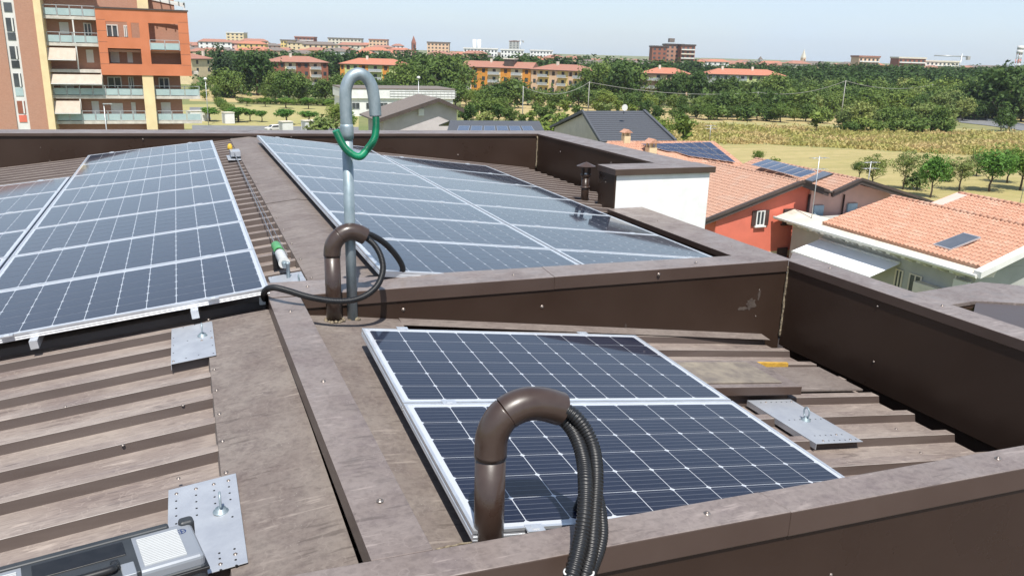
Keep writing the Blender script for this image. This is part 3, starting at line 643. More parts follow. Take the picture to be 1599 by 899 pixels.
mb = MB(); mb.tube(smooth_path([(-.072, -hy + .045, hh + .008), (-.066, -hy + .030, hh + .011), (-.05, -hy + .022, hh + .012), (.05, -hy + .022, hh + .012), (.066, -hy + .030, hh + .011), (.072, -hy + .045, hh + .008)]), .010, 10); mb.build('handle', M_black, t)
mb = MB(); ex, ey = hx - .036, hy - .055
for a0 in range(24):
    a, b = a0 * math.pi / 12, (a0 + 1) * math.pi / 12
    mb.quad((ex + .012 * math.cos(a), ey + .012 * math.sin(a), hh - .0034), (ex + .012 * math.cos(b), ey + .012 * math.sin(b), hh - .0034), (ex + .0095 * math.cos(b), ey + .0095 * math.sin(b), hh - .0034), (ex + .0095 * math.cos(a), ey + .0095 * math.sin(a), hh - .0034))
mb.box(ex - .0095, ex + .0095, ey - .0012, ey + .0012, hh - .004, hh - .0032); mb.box(ex - .0015, ex + .0015, ey - .0095, ey + .0095, hh - .004, hh - .0031)
mb.build('emblem', M_emblem, t)
# ================================================================== SURROUNDINGS
# ------------------------------------------------------------------ materials of the town
G_ = {}
def plaster(name, c): 
    if name not in G_: G_[name] = mat(name, c, tuple(q * .86 for q in c), .85, sc=.8, det=6)
    return G_[name]
M_red = plaster('red_plaster', (.68, .17, .11)); M_pink = plaster('pink_plaster', (.74, .47, .40)); M_cream = plaster('cream_plaster', (.72, .58, .36))
M_grey = plaster('grey_plaster', (.42, .42, .40)); M_lilac = plaster('lilac_plaster', (.52, .47, .47)); M_pale = plaster('pale_plaster', (.66, .60, .50))
M_white = plaster('white_plaster', (.76, .76, .74)); M_ochre = plaster('ochre_plaster', (.60, .25, .04)); M_yell = plaster('yellow_plaster', (.72, .54, .20))
M_lime = plaster('lime_plaster', (.50, .55, .24)); M_brick2 = plaster('dark_red_plaster', (.28, .10, .06)); M_peach = plaster('peach_plaster', (.70, .48, .32))
M_trim = plaster('white_trim', (.70, .69, .66)); M_band = plaster('cream_band', (.78, .62, .36))
M_orange = mat('orange_cladding', (.56, .185, .085), (.50, .16, .07), .7, sc=.6)
M_win = mat('window_glass', (.03, .035, .04), (.08, .09, .10), .12, sc=.4)
M_shut = mat('dark_shutter', (.07, .035, .028), (.05, .03, .025), .6, sc=3); M_shutb = mat('pale_blue_shutter', (.38, .50, .58), (.30, .42, .50), .6, sc=3)
M_bglass = mat('frosted_balcony_glass', (.40, .50, .50), (.34, .44, .45), .25, sc=1)
M_rail = mat('railing_metal', (.55, .57, .58), None, .4, .4)
M_awn = mat('beige_awning', (.50, .42, .345), (.44, .37, .30), .8, sc=2); M_awnw = mat('white_awning', (.80, .81, .83), (.74, .75, .78), .8, sc=1)
M_slab = mat('concrete_slab', (.60, .56, .50), None, .8, sc=2)
M_eave = mat('dark_brown_eave', (.085, .06, .05), (.06, .045, .04), .5, sc=1)
M_slate = mat('dark_grey_tile', (.085, .09, .10), (.065, .068, .078), .6, sc=6)
M_brownroof = mat('brown_grey_roof', (.20, .165, .14), (.15, .125, .11), .8, sc=3)
M_concrete = mat('concrete', (.42, .41, .38), (.32, .31, .29), .85, sc=3)
M_coll = mat('collector_glass', (.12, .13, .15), (.09, .10, .12), .25, sc=1, coat=.6)
M_pvglass = mat('module_glass', (.05, .066, .115), (.035, .05, .09), .2, sc=2, coat=1.)
def brickmat():
    m, nt, n, l, bs = nodes('brick_facing'); co = _co(n, l)
    b = n.new('ShaderNodeTexBrick'); b.inputs['Scale'].default_value = 3.2; b.inputs['Mortar Size'].default_value = .012
    b.inputs['Color1'].default_value = (.43, .235, .165, 1); b.inputs['Color2'].default_value = (.37, .195, .135, 1); b.inputs['Mortar'].default_value = (.42, .27, .2, 1)
    mpn = n.new('ShaderNodeMapping'); mpn.inputs['Rotation'].default_value = (R(90), 0, 0); t = n.new('ShaderNodeTexCoord'); l.new(t.outputs['Object'], mpn.inputs[0]); l.new(mpn.outputs[0], b.inputs[0])
    l.new(_mix(n, l, _range(n, l, _noise(n, l, co, .35, 4), .3, .7, 0, .35), b.outputs[0], (.42, .20, .13)), bs.inputs['Base Color']); bs.inputs['Roughness'].default_value = .85; return m
M_brick = brickmat()
def tilemat(name, a, b, c):
    m, nt, n, l, bs = nodes(name); co = _co(n, l)
    n1 = _noise(n, l, co, 1.1, 4); n2 = _noise(n, l, co, 9., 3)
    col = _mix(n, l, _range(n, l, n2, .35, .65), a, b); col = _mix(n, l, _range(n, l, n1, .5, .75, 0, .6), col, c)
    l.new(col, bs.inputs['Base Color']); bs.inputs['Roughness'].default_value = .85; return m
M_tileo = tilemat('orange_roof_tile', (.53, .30, .205), (.40, .20, .13), (.56, .40, .31))
M_tileb = tilemat('brown_pink_roof_tile', (.45, .27, .19), (.36, .20, .14), (.40, .30, .24))
M_tilefar = tilemat('terracotta_roof', (.37, .175, .12), (.30, .135, .095), (.33, .22, .17))
M_tilefar2 = tilemat('bright_terracotta_roof', (.47, .185, .11), (.40, .155, .095), (.38, .22, .16))

# ------------------------------------------------------------------ ground
def groundmat(name, a, b, c, s1, s2, patches=.0, pc=(.3, .3, .1)):
    m, nt, n, l, bs = nodes(name); co = _co(n, l)
    col = _mix(n, l, _range(n, l, _noise(n, l, co, s1, 6), .4, .6), a, b); col = _mix(n, l, _range(n, l, _noise(n, l, co, s2, 5), .45, .7, 0, .7), col, c)
    if name in ('mown_meadow_grass', 'dry_grass_field'):
        cs = _co(n, l, (.035, .6, 1)); col = _mix(n, l, _range(n, l, _noise(n, l, cs, 1., 4, .7), .4, .65, 0, .5), col, tuple(q * .72 for q in c))
    if patches: col = _mix(n, l, _range(n, l, _noise(n, l, co, patches, 3), .5, .56), col, pc)
    l.new(col, bs.inputs['Base Color']); bs.inputs['Roughness'].default_value = .95; return m
M_ground = groundmat('open_country', (.14, .17, .05), (.24, .22, .09), (.10, .13, .04), .012, .15)
M_mead = groundmat('mown_meadow_grass', (.36, .30, .115), (.41, .325, .145), (.29, .26, .085), .03, .6)
M_dry = groundmat('dry_grass_field', (.50, .36, .18), (.44, .33, .15), (.34, .32, .12), .04, .5)
M_scrub = groundmat('scrub_soil', (.34, .30, .12), (.24, .25, .09), (.42, .34, .17), .05, .4)
M_lawn = groundmat('lawn_grass', (.33, .30, .115), (.38, .32, .14), (.25, .25, .085), .06, .6)
M_asph = mat('asphalt', (.20, .20, .20), (.15, .15, .15), .9, sc=.5, det=6)
def sheet(name, pts, z, m, label=None, cat=None):
    mb = MB(); mb.prism([(x, y, z - .05) for x, y in pts], (0, 0, .05)); o = mb.build(name, m, off=Vector((pts[0][0], pts[0][1], z))); o['kind'] = 'structure'; return o
mb = MB(); mb.quad((-7000, -3000, 0), (9000, -3000, 0), (9000, 12000, 0), (-7000, 12000, 0)); o = mb.build('ground', M_ground); o['kind'] = 'structure'
def gp(x, y): p = atz(x, y, 0); return (p.x, p.y)
sheet('meadow', [gp(1030, 226), gp(1050, 256), (60, 60), (115, 55), (150, 60), gp(1750, 252), gp(1430, 239), gp(1200, 226)], .02, M_mead)
sheet('scrub_field', [gp(1030, 227), gp(1200, 227), gp(1430, 240), gp(1750, 253), gp(1900, 225), gp(1590, 206), gp(1475, 199), gp(1200, 190), gp(1040, 186), gp(860, 196), gp(840, 215)], .03, M_scrub)
sheet('dry_field', [gp(1035, 188), gp(1200, 192), gp(1480, 200), gp(1475, 186), gp(1250, 175), gp(1000, 168)], .04, M_dry)
sheet('dry_field', [gp(720, 186), gp(1010, 190), gp(1000, 166), gp(840, 152), gp(720, 150)], .05, M_dry)
sheet('dry_field', [gp(1590, 198), gp(1700, 202), gp(1750, 180), gp(1560, 183)], .045, M_dry)
sheet('lawn', [gp(200, 200), gp(560, 205), gp(560, 168), gp(330, 163), gp(200, 165)], .03, M_lawn)
sheet('dry_field', [gp(296, 158), gp(440, 162), gp(430, 143), gp(296, 140)], .05, M_dry)
# ramped road on the right
pts = [gp(1478, 184), gp(1500, 192), gp(1545, 197), gp(1605, 206), gp(1700, 214), gp(1750, 206), gp(1600, 194), gp(1555, 186), gp(1510, 184)]
sheet('road', pts, .12, M_asph)
sheet('road', [gp(296, 185), gp(330, 186), gp(318, 168), gp(296, 168)], .06, M_asph)
sheet('path', [gp(300, 204), gp(560, 206), gp(560, 199), gp(300, 196)], .07, M_asph)
# guard rail by the road
t = thing('guard_rail', 'low metal guard rail beside the grey road at the right edge', 'guard rail', (*gp(1600, 202), 0), world=True)
a, b = Vector((*gp(1540, 190), .0)), Vector((*gp(1660, 208), .0)); dv = b - a
mb = MB(); mb.prism([a + Vector((0, 0, .5)), a + Vector((0, 0, .8)), a + Vector((.08, .08, .65))], dv); mb.build('beam', M_rail, t)
for k in range(14):
    q = a + dv * (k + .5) / 14; mb = MB(); mb.box(q.x - .06, q.x + .06, q.y + .05, q.y + .15, 0, .7); mb.build('post', M_rail, t)

# ------------------------------------------------------------------ barrel-tiled slopes
def bil(A, B, C, D, u, v): return (A * (1 - u) + B * u) * (1 - v) + (D * (1 - u) + C * u) * v
def tile_field(name, A, B, C, D, m, par, w=.25, ln=.37, r=.05, seg=3, deck=True):
    """A-B eave, D-C ridge"""
    A, B, C, D = map(Vector, (A, B, C, D)); mb = MB(); n = (B - A).cross(D - A).normalized()
    if n.z < 0: n = -n
    nu = max(1, round(((B - A).length + (C - D).length) / 2 / w)); nv = max(1, round((D - A).length / ln))
    for j in range(nv):
        v0, v1 = j / nv, min(1, (j + 1.08) / nv)
        for i in range(nu):
            u0, u1 = i / nu, (i + 1) / nu; js = random.uniform(-.006, .006)
            lo, hi = [], []
            for a, hv in ((0, 0), (.30, .0), (.40, .62), (.64, 1.), (.88, .62), (1, 0)):
                hgt = hv * r; uu = u0 + (u1 - u0) * a
                lo.append(bil(A, B, C, D, uu, v0) + n * (hgt + .030 + js)); hi.append(bil(A, B, C, D, uu, v1) + n * (hgt * .85 + .006))
            mb.add(lo + hi, [(k, k + 1, 7 + k, 6 + k) for k in range(5)])
            mb.add([lo[0] - n * .03] + lo + [lo[-1] - n * .03], [tuple(range(8))[::-1]])
    o = mb.build(name, m, par); o['kind'] = 'stuff'
    if deck:
        mb = MB(); mb.prism([A - n * .16, B - n * .16, C - n * .16, D - n * .16], n * .165); mb.build('roof_deck', m, par)
def ridge_tiles(a, b, m, par, r=.12):
    a, b = Vector(a), Vector(b); L = (b - a).length; k = max(1, round(L / .42)); mb = MB()
    for i in range(k):
        p, q = a + (b - a) * i / k, a + (b - a) * min(1, (i + 1.1) / k); mb.tube([p, q], [r, r * .82], 8)
    o = mb.build('ridge_tiles', m, par); o['kind'] = 'stuff'
def wallbox(name, x0, x1, y0, y1, z0, z1, m, par):
    mb = MB(); mb.box(x0, x1, y0, y1, z0, z1); return mb.build(name, m, par)
def window(par, x, y, z, w, h, face, fm=M_trim, shutters=None, open_=True, sill=True):
    """face: '-y' or '-x' facade; x, y is the middle of the opening on that facade, z its foot"""
    def B(u0, u1, d0, d1, z0, z1, mb):
        if face == '-y': mb.box(x + u0, x + u1, y - d1, y - d0, z0, z1)
        else: mb.box(x - d1, x - d0, y + u0, y + u1, z0, z1)
        return mb
    loc = Vector(par.location) if par.get('_w') else Vector()
    mb = MB(); B(-w / 2, w / 2, .004, .03, z, z + h, mb); g = mb.build('window', M_win, par)
    fr = MB(); f = .07
    for u0, u1, a, b in ((-w / 2 - .02, -w / 2 + f, z, z + h), (w / 2 - f, w / 2 + .02, z, z + h), (-w / 2 + f, w / 2 - f, z, z + f), (-w / 2 + f, w / 2 - f, z + h - f, z + h), (-.04, .04, z + f, z + h - f)):
        B(u0, u1, .006, .07, a, b, fr)
    fo = fr.build('frame', fm, g, off=loc)
    if sill: mb = MB(); B(-w / 2 - .12, w / 2 + .12, .002, .16, z - .09, z - .005, mb); mb.build('sill', fm, g, off=loc)
    if shutters:
        for s in (-1, 1):
            mb = MB()
            if open_: B(s * (w / 2 + .03) - (.0 if s > 0 else w / 2), s * (w / 2 + .03) + (w / 2 if s > 0 else 0), .01, .06, z, z + h, mb)
            else: B(min(0, s * w / 2), max(0, s * w / 2), .072, .11, z, z + h, mb)
            mb.build('shutter', shutters, g, off=loc)
    return g
# off for sub-parts: the vertices are world space and both parents sit at the thing's base, so subtract that base once

# ------------------------------------------------------------------ house with orange tiles (near right)
EH = 5.8
t = thing('tiled_house', 'grey house with bright orange tiled roof and white eaves on corbels, at the right edge', 'house', (38, 34, 0), world=True)
wallbox('wall', 36.0, 44.5, 27.8, 41.3, 0, 5.75, M_grey, t)
mb = MB(); mb.prism([(36.0, 27.8, 5.76), (44.5, 27.8, 5.76), (44.0, 27.8, 6.0), (40, 27.8, 7.4), (36.0, 27.8, 6.0)], (0, 9.8, 0)); mb.build('gable', M_grey, t)
tile_field('roof_tiles', (35.45, 27.2, 6.08), (35.5, 38.2, 6.08), (40.1, 37.6, 7.58), (40.0, 27.2, 7.58), M_tileo, t, w=.26, ln=.38, r=.075, seg=4)
tile_field('roof_tiles', (44.5, 27.2, 6.1), (44.5, 37.6, 6.1), (40.1, 37.6, 7.58), (40.0, 27.2, 7.58), M_tileo, t, w=.4, ln=.6)
ridge_tiles((40.0, 27.15, 7.62), (40.1, 37.7, 7.62), M_tileo, t)
tile_field('roof_tiles', (40.3, 27.2, 7.35), (40.3, 34.6, 7.35), (42.9, 34.6, 8.05), (42.9, 27.2, 8.05), M_tileo, t, w=.26, ln=.38, r=.075, seg=4)
mb = MB(); mb.prism([(40.3, 34.6, 7.3), (42.9, 34.6, 8.0), (42.9, 35.4, 8.0), (40.3, 35.4, 7.3)], (0, 0, .12)); mb.build('verge', M_pink, t)
mb = MB(); mb.prism([(40.35, 27.3, 6.0), (42.9, 27.3, 6.0), (42.9, 34.6, 6.0), (40.35, 34.6, 6.0)], (0, 0, 1.3)); mb.build('upper_wall', M_cream, t)
ridge_tiles((42.9, 27.15, 8.1), (42.9, 35.3, 8.1), M_tileo, t)
# white verge, gutter, eave slab
mb = MB(); mb.hexa([(35.0, 26.95, 5.62), (36.1, 26.95, 5.62), (36.1, 41.8, 5.62), (35.0, 41.8, 5.62), (35.0, 26.95, 5.80), (36.4, 26.95, 6.20), (36.4, 41.8, 6.20), (35.0, 41.8, 5.80)]); mb.build('eave_slab', M_pale, t)
mb = MB(); mb.prism([(34.98, 41.85, 5.60), (34.86, 41.85, 5.64), (34.80, 41.85, 5.72), (34.80, 41.85, 5.80), (34.98, 41.85, 5.80)], (0, -14.9, 0)); mb.build('gutter', M_trim, t)
mb = MB()
mb.prism([(34.95, 26.75, 5.66), (34.95, 26.75, 5.98), (40.0, 26.75, 7.62), (45.0, 26.75, 6.02), (45.0, 26.75, 5.72), (40.0, 26.75, 7.30)], (0, .42, 0)); mb.build('verge', M_trim, t)
for k in range(13):
    y = 28.4 + k * 1.02; mb = MB()
    mb.prism([(35.12, y, 5.60), (35.98, y, 5.60), (35.98, y, 5.22), (35.75, y, 5.26), (35.45, y, 5.42), (35.14, y, 5.47)], (0, .26, 0)); mb.build('corbel', M_trim, t)
window(t, 37.6, 27.8, 3.2, .95, 1.5, '-y', M_trim)
window(t, 41.5, 27.8, 3.2, .95, 1.5, '-y', M_trim)
for yy, ww in ((31.3, .8), (32.4, .5)): window(t, 36.0, yy, 2.7, ww, 1.9, '-x', M_pale)
mb = MB(); mb.box(35.5, 35.98, 29.2, 31.0, 2.4, 4.35); mb.build('wall_cupboard', M_pale, t, bevel=.02)
mb = MB(); mb.box(35.62, 35.96, 27.95, 28.75, 4.5, 5.1); mb.build('air_conditioner', M_trim, t, bevel=.03)
mb = MB(); mb.box(35.94, 36.0, 28.85, 28.93, 0, 5.2); mb.build('downpipe', M_trim, t)
a1, a2 = atx(1281, 373, 35.95), atx(1406, 411, 35.95); b1, b2 = atx(1242, 394, 33.9), atx(1362, 432, 33.9)
t2 = thing('awning', 'large white fabric awning pulled out from the grey house below its white eaves', 'awning', (35.9, (a1.y + a2.y) / 2, a1.z), world=True)
mb = MB(); y0, y1 = a2.y, a1.y; za = (a1.z + a2.z) / 2; zb_ = (b1.z + b2.z) / 2
mb.hexa([(33.9, y0, zb_ - .02), (35.95, y0, za - .02), (35.95, y1, za - .02), (33.9, y1, zb_ - .02), (33.9, y0, zb_), (35.95, y0, za), (35.95, y1, za), (33.9, y1, zb_)]); mb.build('fabric', M_awnw, t2)
mb = MB(); mb.box(33.84, 33.9, y0, y1, zb_ - .12, zb_ + .01); mb.build('front_bar', M_trim, t2)
mb = MB(); mb.tube([(35.9, y0 + .02, za + .02), (35.9, y1 - .02, za + .02)], .09, 10); mb.build('roller', M_trim, t2)
# solar-thermal collector lying on the tiles
def on_slope(x, y): return 6.08 + (x - 35.45) * (1.5 / 4.6)
t3 = thing('solar_water_panel', 'single dark grey collector lying on the bright orange tiles', 'solar collector', (37.4, 29, on_slope(37.4, 29)), world=True)
def onA(x, y, h=.14):
    d = ray(x, y); k = 1.5 / 4.6; tt = (6.08 + h - 35.45 * k - H) / (d.z - k * d.x); return Vector((d.x * tt, d.y * tt, d.z * tt + H))
pts = [onA(1457, 381), onA(1484, 389), onA(1532, 370, .30), onA(1505, 363, .30)]
up = Vector((-.31, 0, .95)) * .09
mb = MB(); mb.prism([p - up for p in pts], up); mb.build('frame', M_alu, t3)
c = sum(pts, Vector()) / 4; mb = MB(); mb.prism([c + (p - c) * .93 + up * .02 for p in pts], up * .06); mb.build('glass', M_coll, t3)

# ------------------------------------------------------------------ red and pink houses
def gable_roof(par, R0_, R1_, E0, E1, E2, E3, mt, em, tiles=True, **kw):
    """ridge R0-R1; eaves E0-E1 (left) and E2-E3 (right), both named in the direction of the ridge"""
    (tile_field)('roof_tiles', E0, E1, R1_, R0_, mt, par, **kw); tile_field('roof_tiles', E2, E3, R1_, R0_, mt, par, **kw); ridge_tiles(R0_, R1_, mt, par)
    for e0 in (E0, E2):
        a, b = Vector(e0), Vector(R0_); mb = MB(); mb.prism([a + Vector((0, -.06, -.30)), a + Vector((0, -.06, .07)), b + Vector((0, -.06, .10)), b + Vector((0, -.06, -.27))], (0, .22, 0)); mb.build('barge_board', em, par)
        mb = MB(); mb.prism([a + Vector((0, -.14, -.06)), a + Vector((0, -.14, .11)), b + Vector((0, -.14, .14)), b + Vector((0, -.14, -.03))], (0, .08, 0)); mb.build('verge_gutter', em, par)
    for e, f in ((E0, E1), (E2, E3)): mb = MB(); mb.tube([e, f], .08, 8); mb.build('gutter', em, par)
t = thing('red_house', 'red plastered house with a cream band, brown eaves and tiled roof beyond the white block', 'house', (35, 46, 0), world=True)
gable_roof(t, (36.45, 41.5, 8.0), (36.3, 51.5, 8.0), (29.6, 41.9, 5.75), (29.6, 51.5, 5.75), (38.25, 41.0, 7.42), (38.25, 51.2, 7.42), M_tileb, M_eave, w=.26, ln=.36, r=.045)
mb = MB(); mb.prism([(30.6, 42.05, 0), (37.7, 42.05, 0), (37.7, 42.05, 7.38), (36.45, 42.05, 7.78), (30.6, 42.05, 5.85)], (0, 8.6, 0)); mb.build('wall', M_red, t)
wallbox('cream_band', 30.58, 37.72, 42.02, 42.05, 3.02, 3.42, M_band, t)
q = aty(1185, 352, 42.05); window(t, q.x, 42.02, q.z, .62, .98, '-y', M_trim, M_shut)
q = aty(1226, 349, 42.05); window(t, q.x + .1, 42.02, q.z, .75, .98, '-y', M_shut, M_shut, False)
q = aty(1219, 402, 42.05); window(t, q.x, 42.02, q.z - .3, .75, .98, '-y', M_shut, M_shut, False)
mb = MB(); mb.tube([(37.6, 41.93, 0), (37.6, 41.93, 7.1)], .07, 8); mb.build('downpipe', M_shut, t)
t = thing('pink_house', 'pale pink house with blue shutters under an M shaped brown roof edge', 'house', (42, 46, 0), world=True)
gable_roof(t, (40.25, 40.4, 8.2), (40.25, 51.2, 8.2), (38.27, 40.6, 7.42), (38.27, 51.2, 7.42), (47.4, 40.35, 6.3), (47.4, 51.2, 6.3), M_tileb, M_eave, w=.26, ln=.36, r=.045)
mb = MB(); mb.prism([(37.72, 41.9, 0), (46.6, 41.9, 0), (46.6, 41.9, 6.4), (40.25, 41.9, 7.95), (38.3, 41.9, 7.25), (37.72, 41.9, 7.38)], (0, 8.6, 0)); mb.build('wall', M_pink, t)
q = aty(1274, 346, 41.9); window(t, q.x, 41.87, q.z - .1, .8, 1.2, '-y', M_shutb, M_shutb, False)
q = aty(1328, 331, 41.9); window(t, q.x, 41.87, q.z - .3, .8, .9, '-y', M_shutb, M_shutb, False)
mb = MB(); mb.tube([(40.4, 41.8, 0), (40.4, 41.8, 7.0)], .06, 8); mb.build('downpipe', M_shut, t)
# TV masts
def antenna(label, p, h, n=5, group=None, tilt=0.):
    t = thing('tv_antenna', label, 'antenna', p, group=group)
    mb = MB(); mb.tube([(0, 0, 0), (tilt, 0, h)], .028, 6); mb.build('mast', M_rail, t)
    for k, zz in enumerate((h * .97, h * .80)):
        mb = MB(); mb.tube([(-.6 + tilt, .0, zz), (.6 + tilt, .0, zz)], .016, 5)
        for i in range(n): x = -.55 + i * 1.1 / (n - 1) + tilt; mb.tube([(x, -.28, zz), (x, .28, zz)], .010, 4)
        mb.build('aerial', M_rail, t)
q = atz(1288, 345, 6.4); antenna('tall thin TV mast rising in front of the pink house above the white eaves', (35.9, 39.6, 5.9), 4.0)
antenna('TV mast with round dish at the peak of the roof with many blue modules', (48.2, 68.6, 7.4), 1.7)
q = gnd(1578, 72); antenna('lattice like TV mast standing at the right picture edge behind the orange tiles', (q.x, q.y, 3.5), 5.6, 7, tilt=.3)
q = atz(1357, 275, 8); antenna('thin TV mast behind the pink house roof against the young trees', (q.x, q.y, 6.6), 2.4)
# module strip and collector on the pink house roof
def module_field(label, A, B, C, D, nu, nv, group='rooftop module fields on the neighbouring houses', gap=.04, h=.10, skip=()):
    A, B, C, D = map(Vector, (A, B, C, D)); n = (B - A).cross(D - A).normalized(); n = n if n.z > 0 else -n
    t = thing('module_field', label, 'solar array', A, world=True, group=group)
    for j in range(nv):
        for i in range(nu):
            if (i, j) in skip: continue
            du, dv = gap / (B - A).length, gap / max(.1, (D - A).length)
            q = [bil(A, B, C, D, u, v) + n * h for u, v in ((i / nu + du, j / nv + dv), ((i + 1) / nu - du, j / nv + dv), ((i + 1) / nu - du, (j + 1) / nv - dv), (i / nu + du, (j + 1) / nv - dv))]
            mb = MB(); mb.prism(q, n * .04, 0); c = sum(q, Vector()) / 4
            mb.prism([c + (p - c) * .955 + n * .0405 for p in q], n * .003, 1); mb.build('solar_module', [M_alu, M_pvglass], t)
    return t
def zB(x): return 8.0 - abs(x - 36.4) * (2.25 / 6.8)
module_field('strip of six blue modules standing on the roof ridge of the pink house', atz(1172, 259, 8.0), atz(1250, 279, 8.0), atz(1276, 270, 8.4), atz(1199, 250, 8.4), 6, 1, h=.05)
q1 = [atz(1256, 281, 8.2), atz(1268, 284, 8.2), atz(1301, 271, 8.7), atz(1285, 267, 8.7)]
t = thing('solar_water_panel', 'dark collector tilted on the pink house roof beside the strip of six modules', 'solar collector', q1[0], world=True)
mb = MB(); mb.prism([p - Vector((0, 0, .1)) for p in q1], (0, 0, .1)); mb.build('frame', M_eave, t)
c = sum(q1, Vector()) / 4; mb = MB(); mb.prism([c + (p - c) * .94 + Vector((0, 0, .002)) for p in q1], (0, 0, .01)); mb.build('glass', M_coll, t)

# ------------------------------------------------------------------ tiled house full of blue modules
t = thing('module_roof_house', 'low house whose orange tiled roof carries many blue modules', 'house', (43, 62, 0), world=True)
ra, rb = atz(948, 222, 7.6), atz(1116, 222, 7.6); eb = atz(1172, 265, 5.4); ea = ra + (eb - rb) + Vector((-6, 0, 0))
tile_field('roof_tiles', ea, eb, rb, ra, M_tileo, t, w=.28, ln=.38, r=.045)
back0, back1 = ra + Vector((0, 6, -1.6)), rb + Vector((1, 6, -1.6)); tile_field('roof_tiles', back0, back1, rb, ra, M_tileo, t, w=.6, ln=.8)
tile_field('roof_tiles', eb, back1 + Vector((3, 0, -.4)), rb, rb + Vector((0, .01, 0)), M_tileo, t, w=.5, ln=.5)
ridge_tiles(ra, rb, M_tileo, t)
mb = MB(); mb.prism([(ea.x + 1, ea.y + 1, 0), (eb.x - .8, eb.y + 1.2, 0), (back1.x - .5, back1.y - .8, 0), (back0.x + .8, back0.y - .8, 0)], (0, 0, 5.1)); mb.build('wall', M_cream, t)
def onC(x, y):
    d = ray(x, y); A, B, D = Vector(ea), Vector(eb), Vector(ra); n = (B - A).cross(D - A); o = Vector((0, 0, H)); tt = (A - o).dot(n) / d.dot(n); return o + d * tt
module_field('field of three rows of blue modules covering the roof beyond the white block', onC(1062, 246), onC(1148, 258), onC(1108, 226), onC(998, 229), 7, 3, h=.28, skip=((0, 0),))
def chimney(label, x, y, h, base, sc=1.):
    p = onC(x, y); t = thing('chimney', label, 'chimney', p, world=True, group='small white chimneys with tiled hats'); s = .32 * sc
    mb = MB(); mb.box(p.x - s, p.x + s, p.y - s, p.y + s, p.z - .6, p.z + h * .5); mb.build('stack', M_cream, t)
    mb = MB()
    for dx in (-1, 1):
        for dy in (-1, 1): mb.box(p.x + dx * s * .7 - .08, p.x + dx * s * .7 + .08, p.y + dy * s * .7 - .08, p.y + dy * s * .7 + .08, p.z + h * .5, p.z + h * .78)
    mb.build('openings', M_cream, t)
    mb = MB(); mb.prism([(p.x - s * 1.5, p.y - s * 1.5, p.z + h * .78), (p.x + s * 1.5, p.y - s * 1.5, p.z + h * .78), (p.x, p.y - s * 1.5, p.z + h * 1.05)], (0, s * 3, 0)); mb.build('tiled_hat', M_tileo, t)
chimney('white chimney with tiled hat standing in front of the dark grey roof', 977, 222, 1.15, 0)
chimney('double topped white chimney with tiled hat standing just above the pale coping', 1016, 243, 1.5, 0, 1.25)
# ------------------------------------------------------------------ house with dark grey tiles, gable to the left
t = thing('dark_roof_house', 'cream house with steep dark grey tiled roof beyond the far parapet', 'house', (52, 92, 0), world=True)
r0, r1 = atz(910, 174, 8.2), atz(1008, 174.5, 8.2); e0, e1 = atz(938, 222, 5.3), atz(1041, 218, 5.3); r1.y = r0.y; e1.y = e0.y
w0, w1 = Vector((r0.x, 2 * r0.y - e0.y, 5.3)), Vector((r1.x, 2 * r1.y - e1.y, 5.3))
ex0 = Vector((r0.x, e0.y, 5.3)); ex1 = Vector((r1.x, e1.y, 5.3))
nrow = 15
for i in range(nrow):
    v0, v1 = i / nrow, (i + 1.04) / nrow; a, b = e0.lerp(r0, v0), e1.lerp(r1, v0); c, d = e1.lerp(r1, v1), e0.lerp(r0, v1)
    mb = MB(); mb.prism([a + Vector((0, 0, .05)), b + Vector((0, 0, .05)), c, d], (0, 0, .03)); mb.build('tile_course', M_slate, t)
mb = MB(); mb.prism([e0 - Vector((0, 0, .12)), e1 - Vector((0, 0, .12)), r1 - Vector((0, 0, .12)), r0 - Vector((0, 0, .12))], (0, 0, .12)); mb.prism([w0, w1, r1, r0], (0, 0, .08)); mb.build('roof_deck', M_slate, t)
mb = MB(); mb.prism([e0 + Vector((-.2, -.2, -.2)), e0 + Vector((-.2, -.2, .2)), r0 + Vector((-.2, 0, .2)), r0 + Vector((-.2, 0, -.2))], (.3, 0, 0)); mb.build('verge', M_slate, t); mb = MB(); mb.prism([w0 + Vector((-.2, 0, -.2)), w0 + Vector((-.2, 0, .1)), r0 + Vector((-.2, 0, .2)), r0 + Vector((-.2, 0, -.2))], (.3, 0, 0)); mb.build('verge', M_slate, t); mb = MB(); mb.prism([e1 + Vector((-.1, -.2, -.2)), e1 + Vector((-.1, -.2, .25)), r1 + Vector((-.1, 0, .25)), r1 + Vector((-.1, 0, -.2))], (.4, 0, 0)); mb.build('verge', M_slate, t)
mb = MB(); xg = min(e0.x, r0.x) + 1.0
mb.prism([(r0.x + .3, e0.y + .6, 0), (r0.x + .3, e0.y + .6, 5.2), (r0.x + .3, r0.y, 7.95), (r0.x + .3, w0.y - .6, 5.2), (r0.x + .3, w0.y - .6, 0)], (r1.x - r0.x - .6, 0, 0)); mb.build('wall', M_pale, t)
e0d = thing('satellite_dish', 'small satellite dish on the ridge of the dark grey roof', 'satellite dish', (atz(974, 178, 8.2)), world=True)
mb = MB(); p = atz(974, 178, 8.2); mb.tube([p, p + Vector((0, 0, .7))], .04, 6); mb.build('mast', M_eave, e0d)
mb = MB(); p = p + Vector((0, -.15, .8)); mb.tube([p + Vector((0, -.02, 0)), p + Vector((0, .04, 0)), p + Vector((0, .12, -.02))], [.42, .36, .08], 14); mb.build('dish', M_trim, e0d)
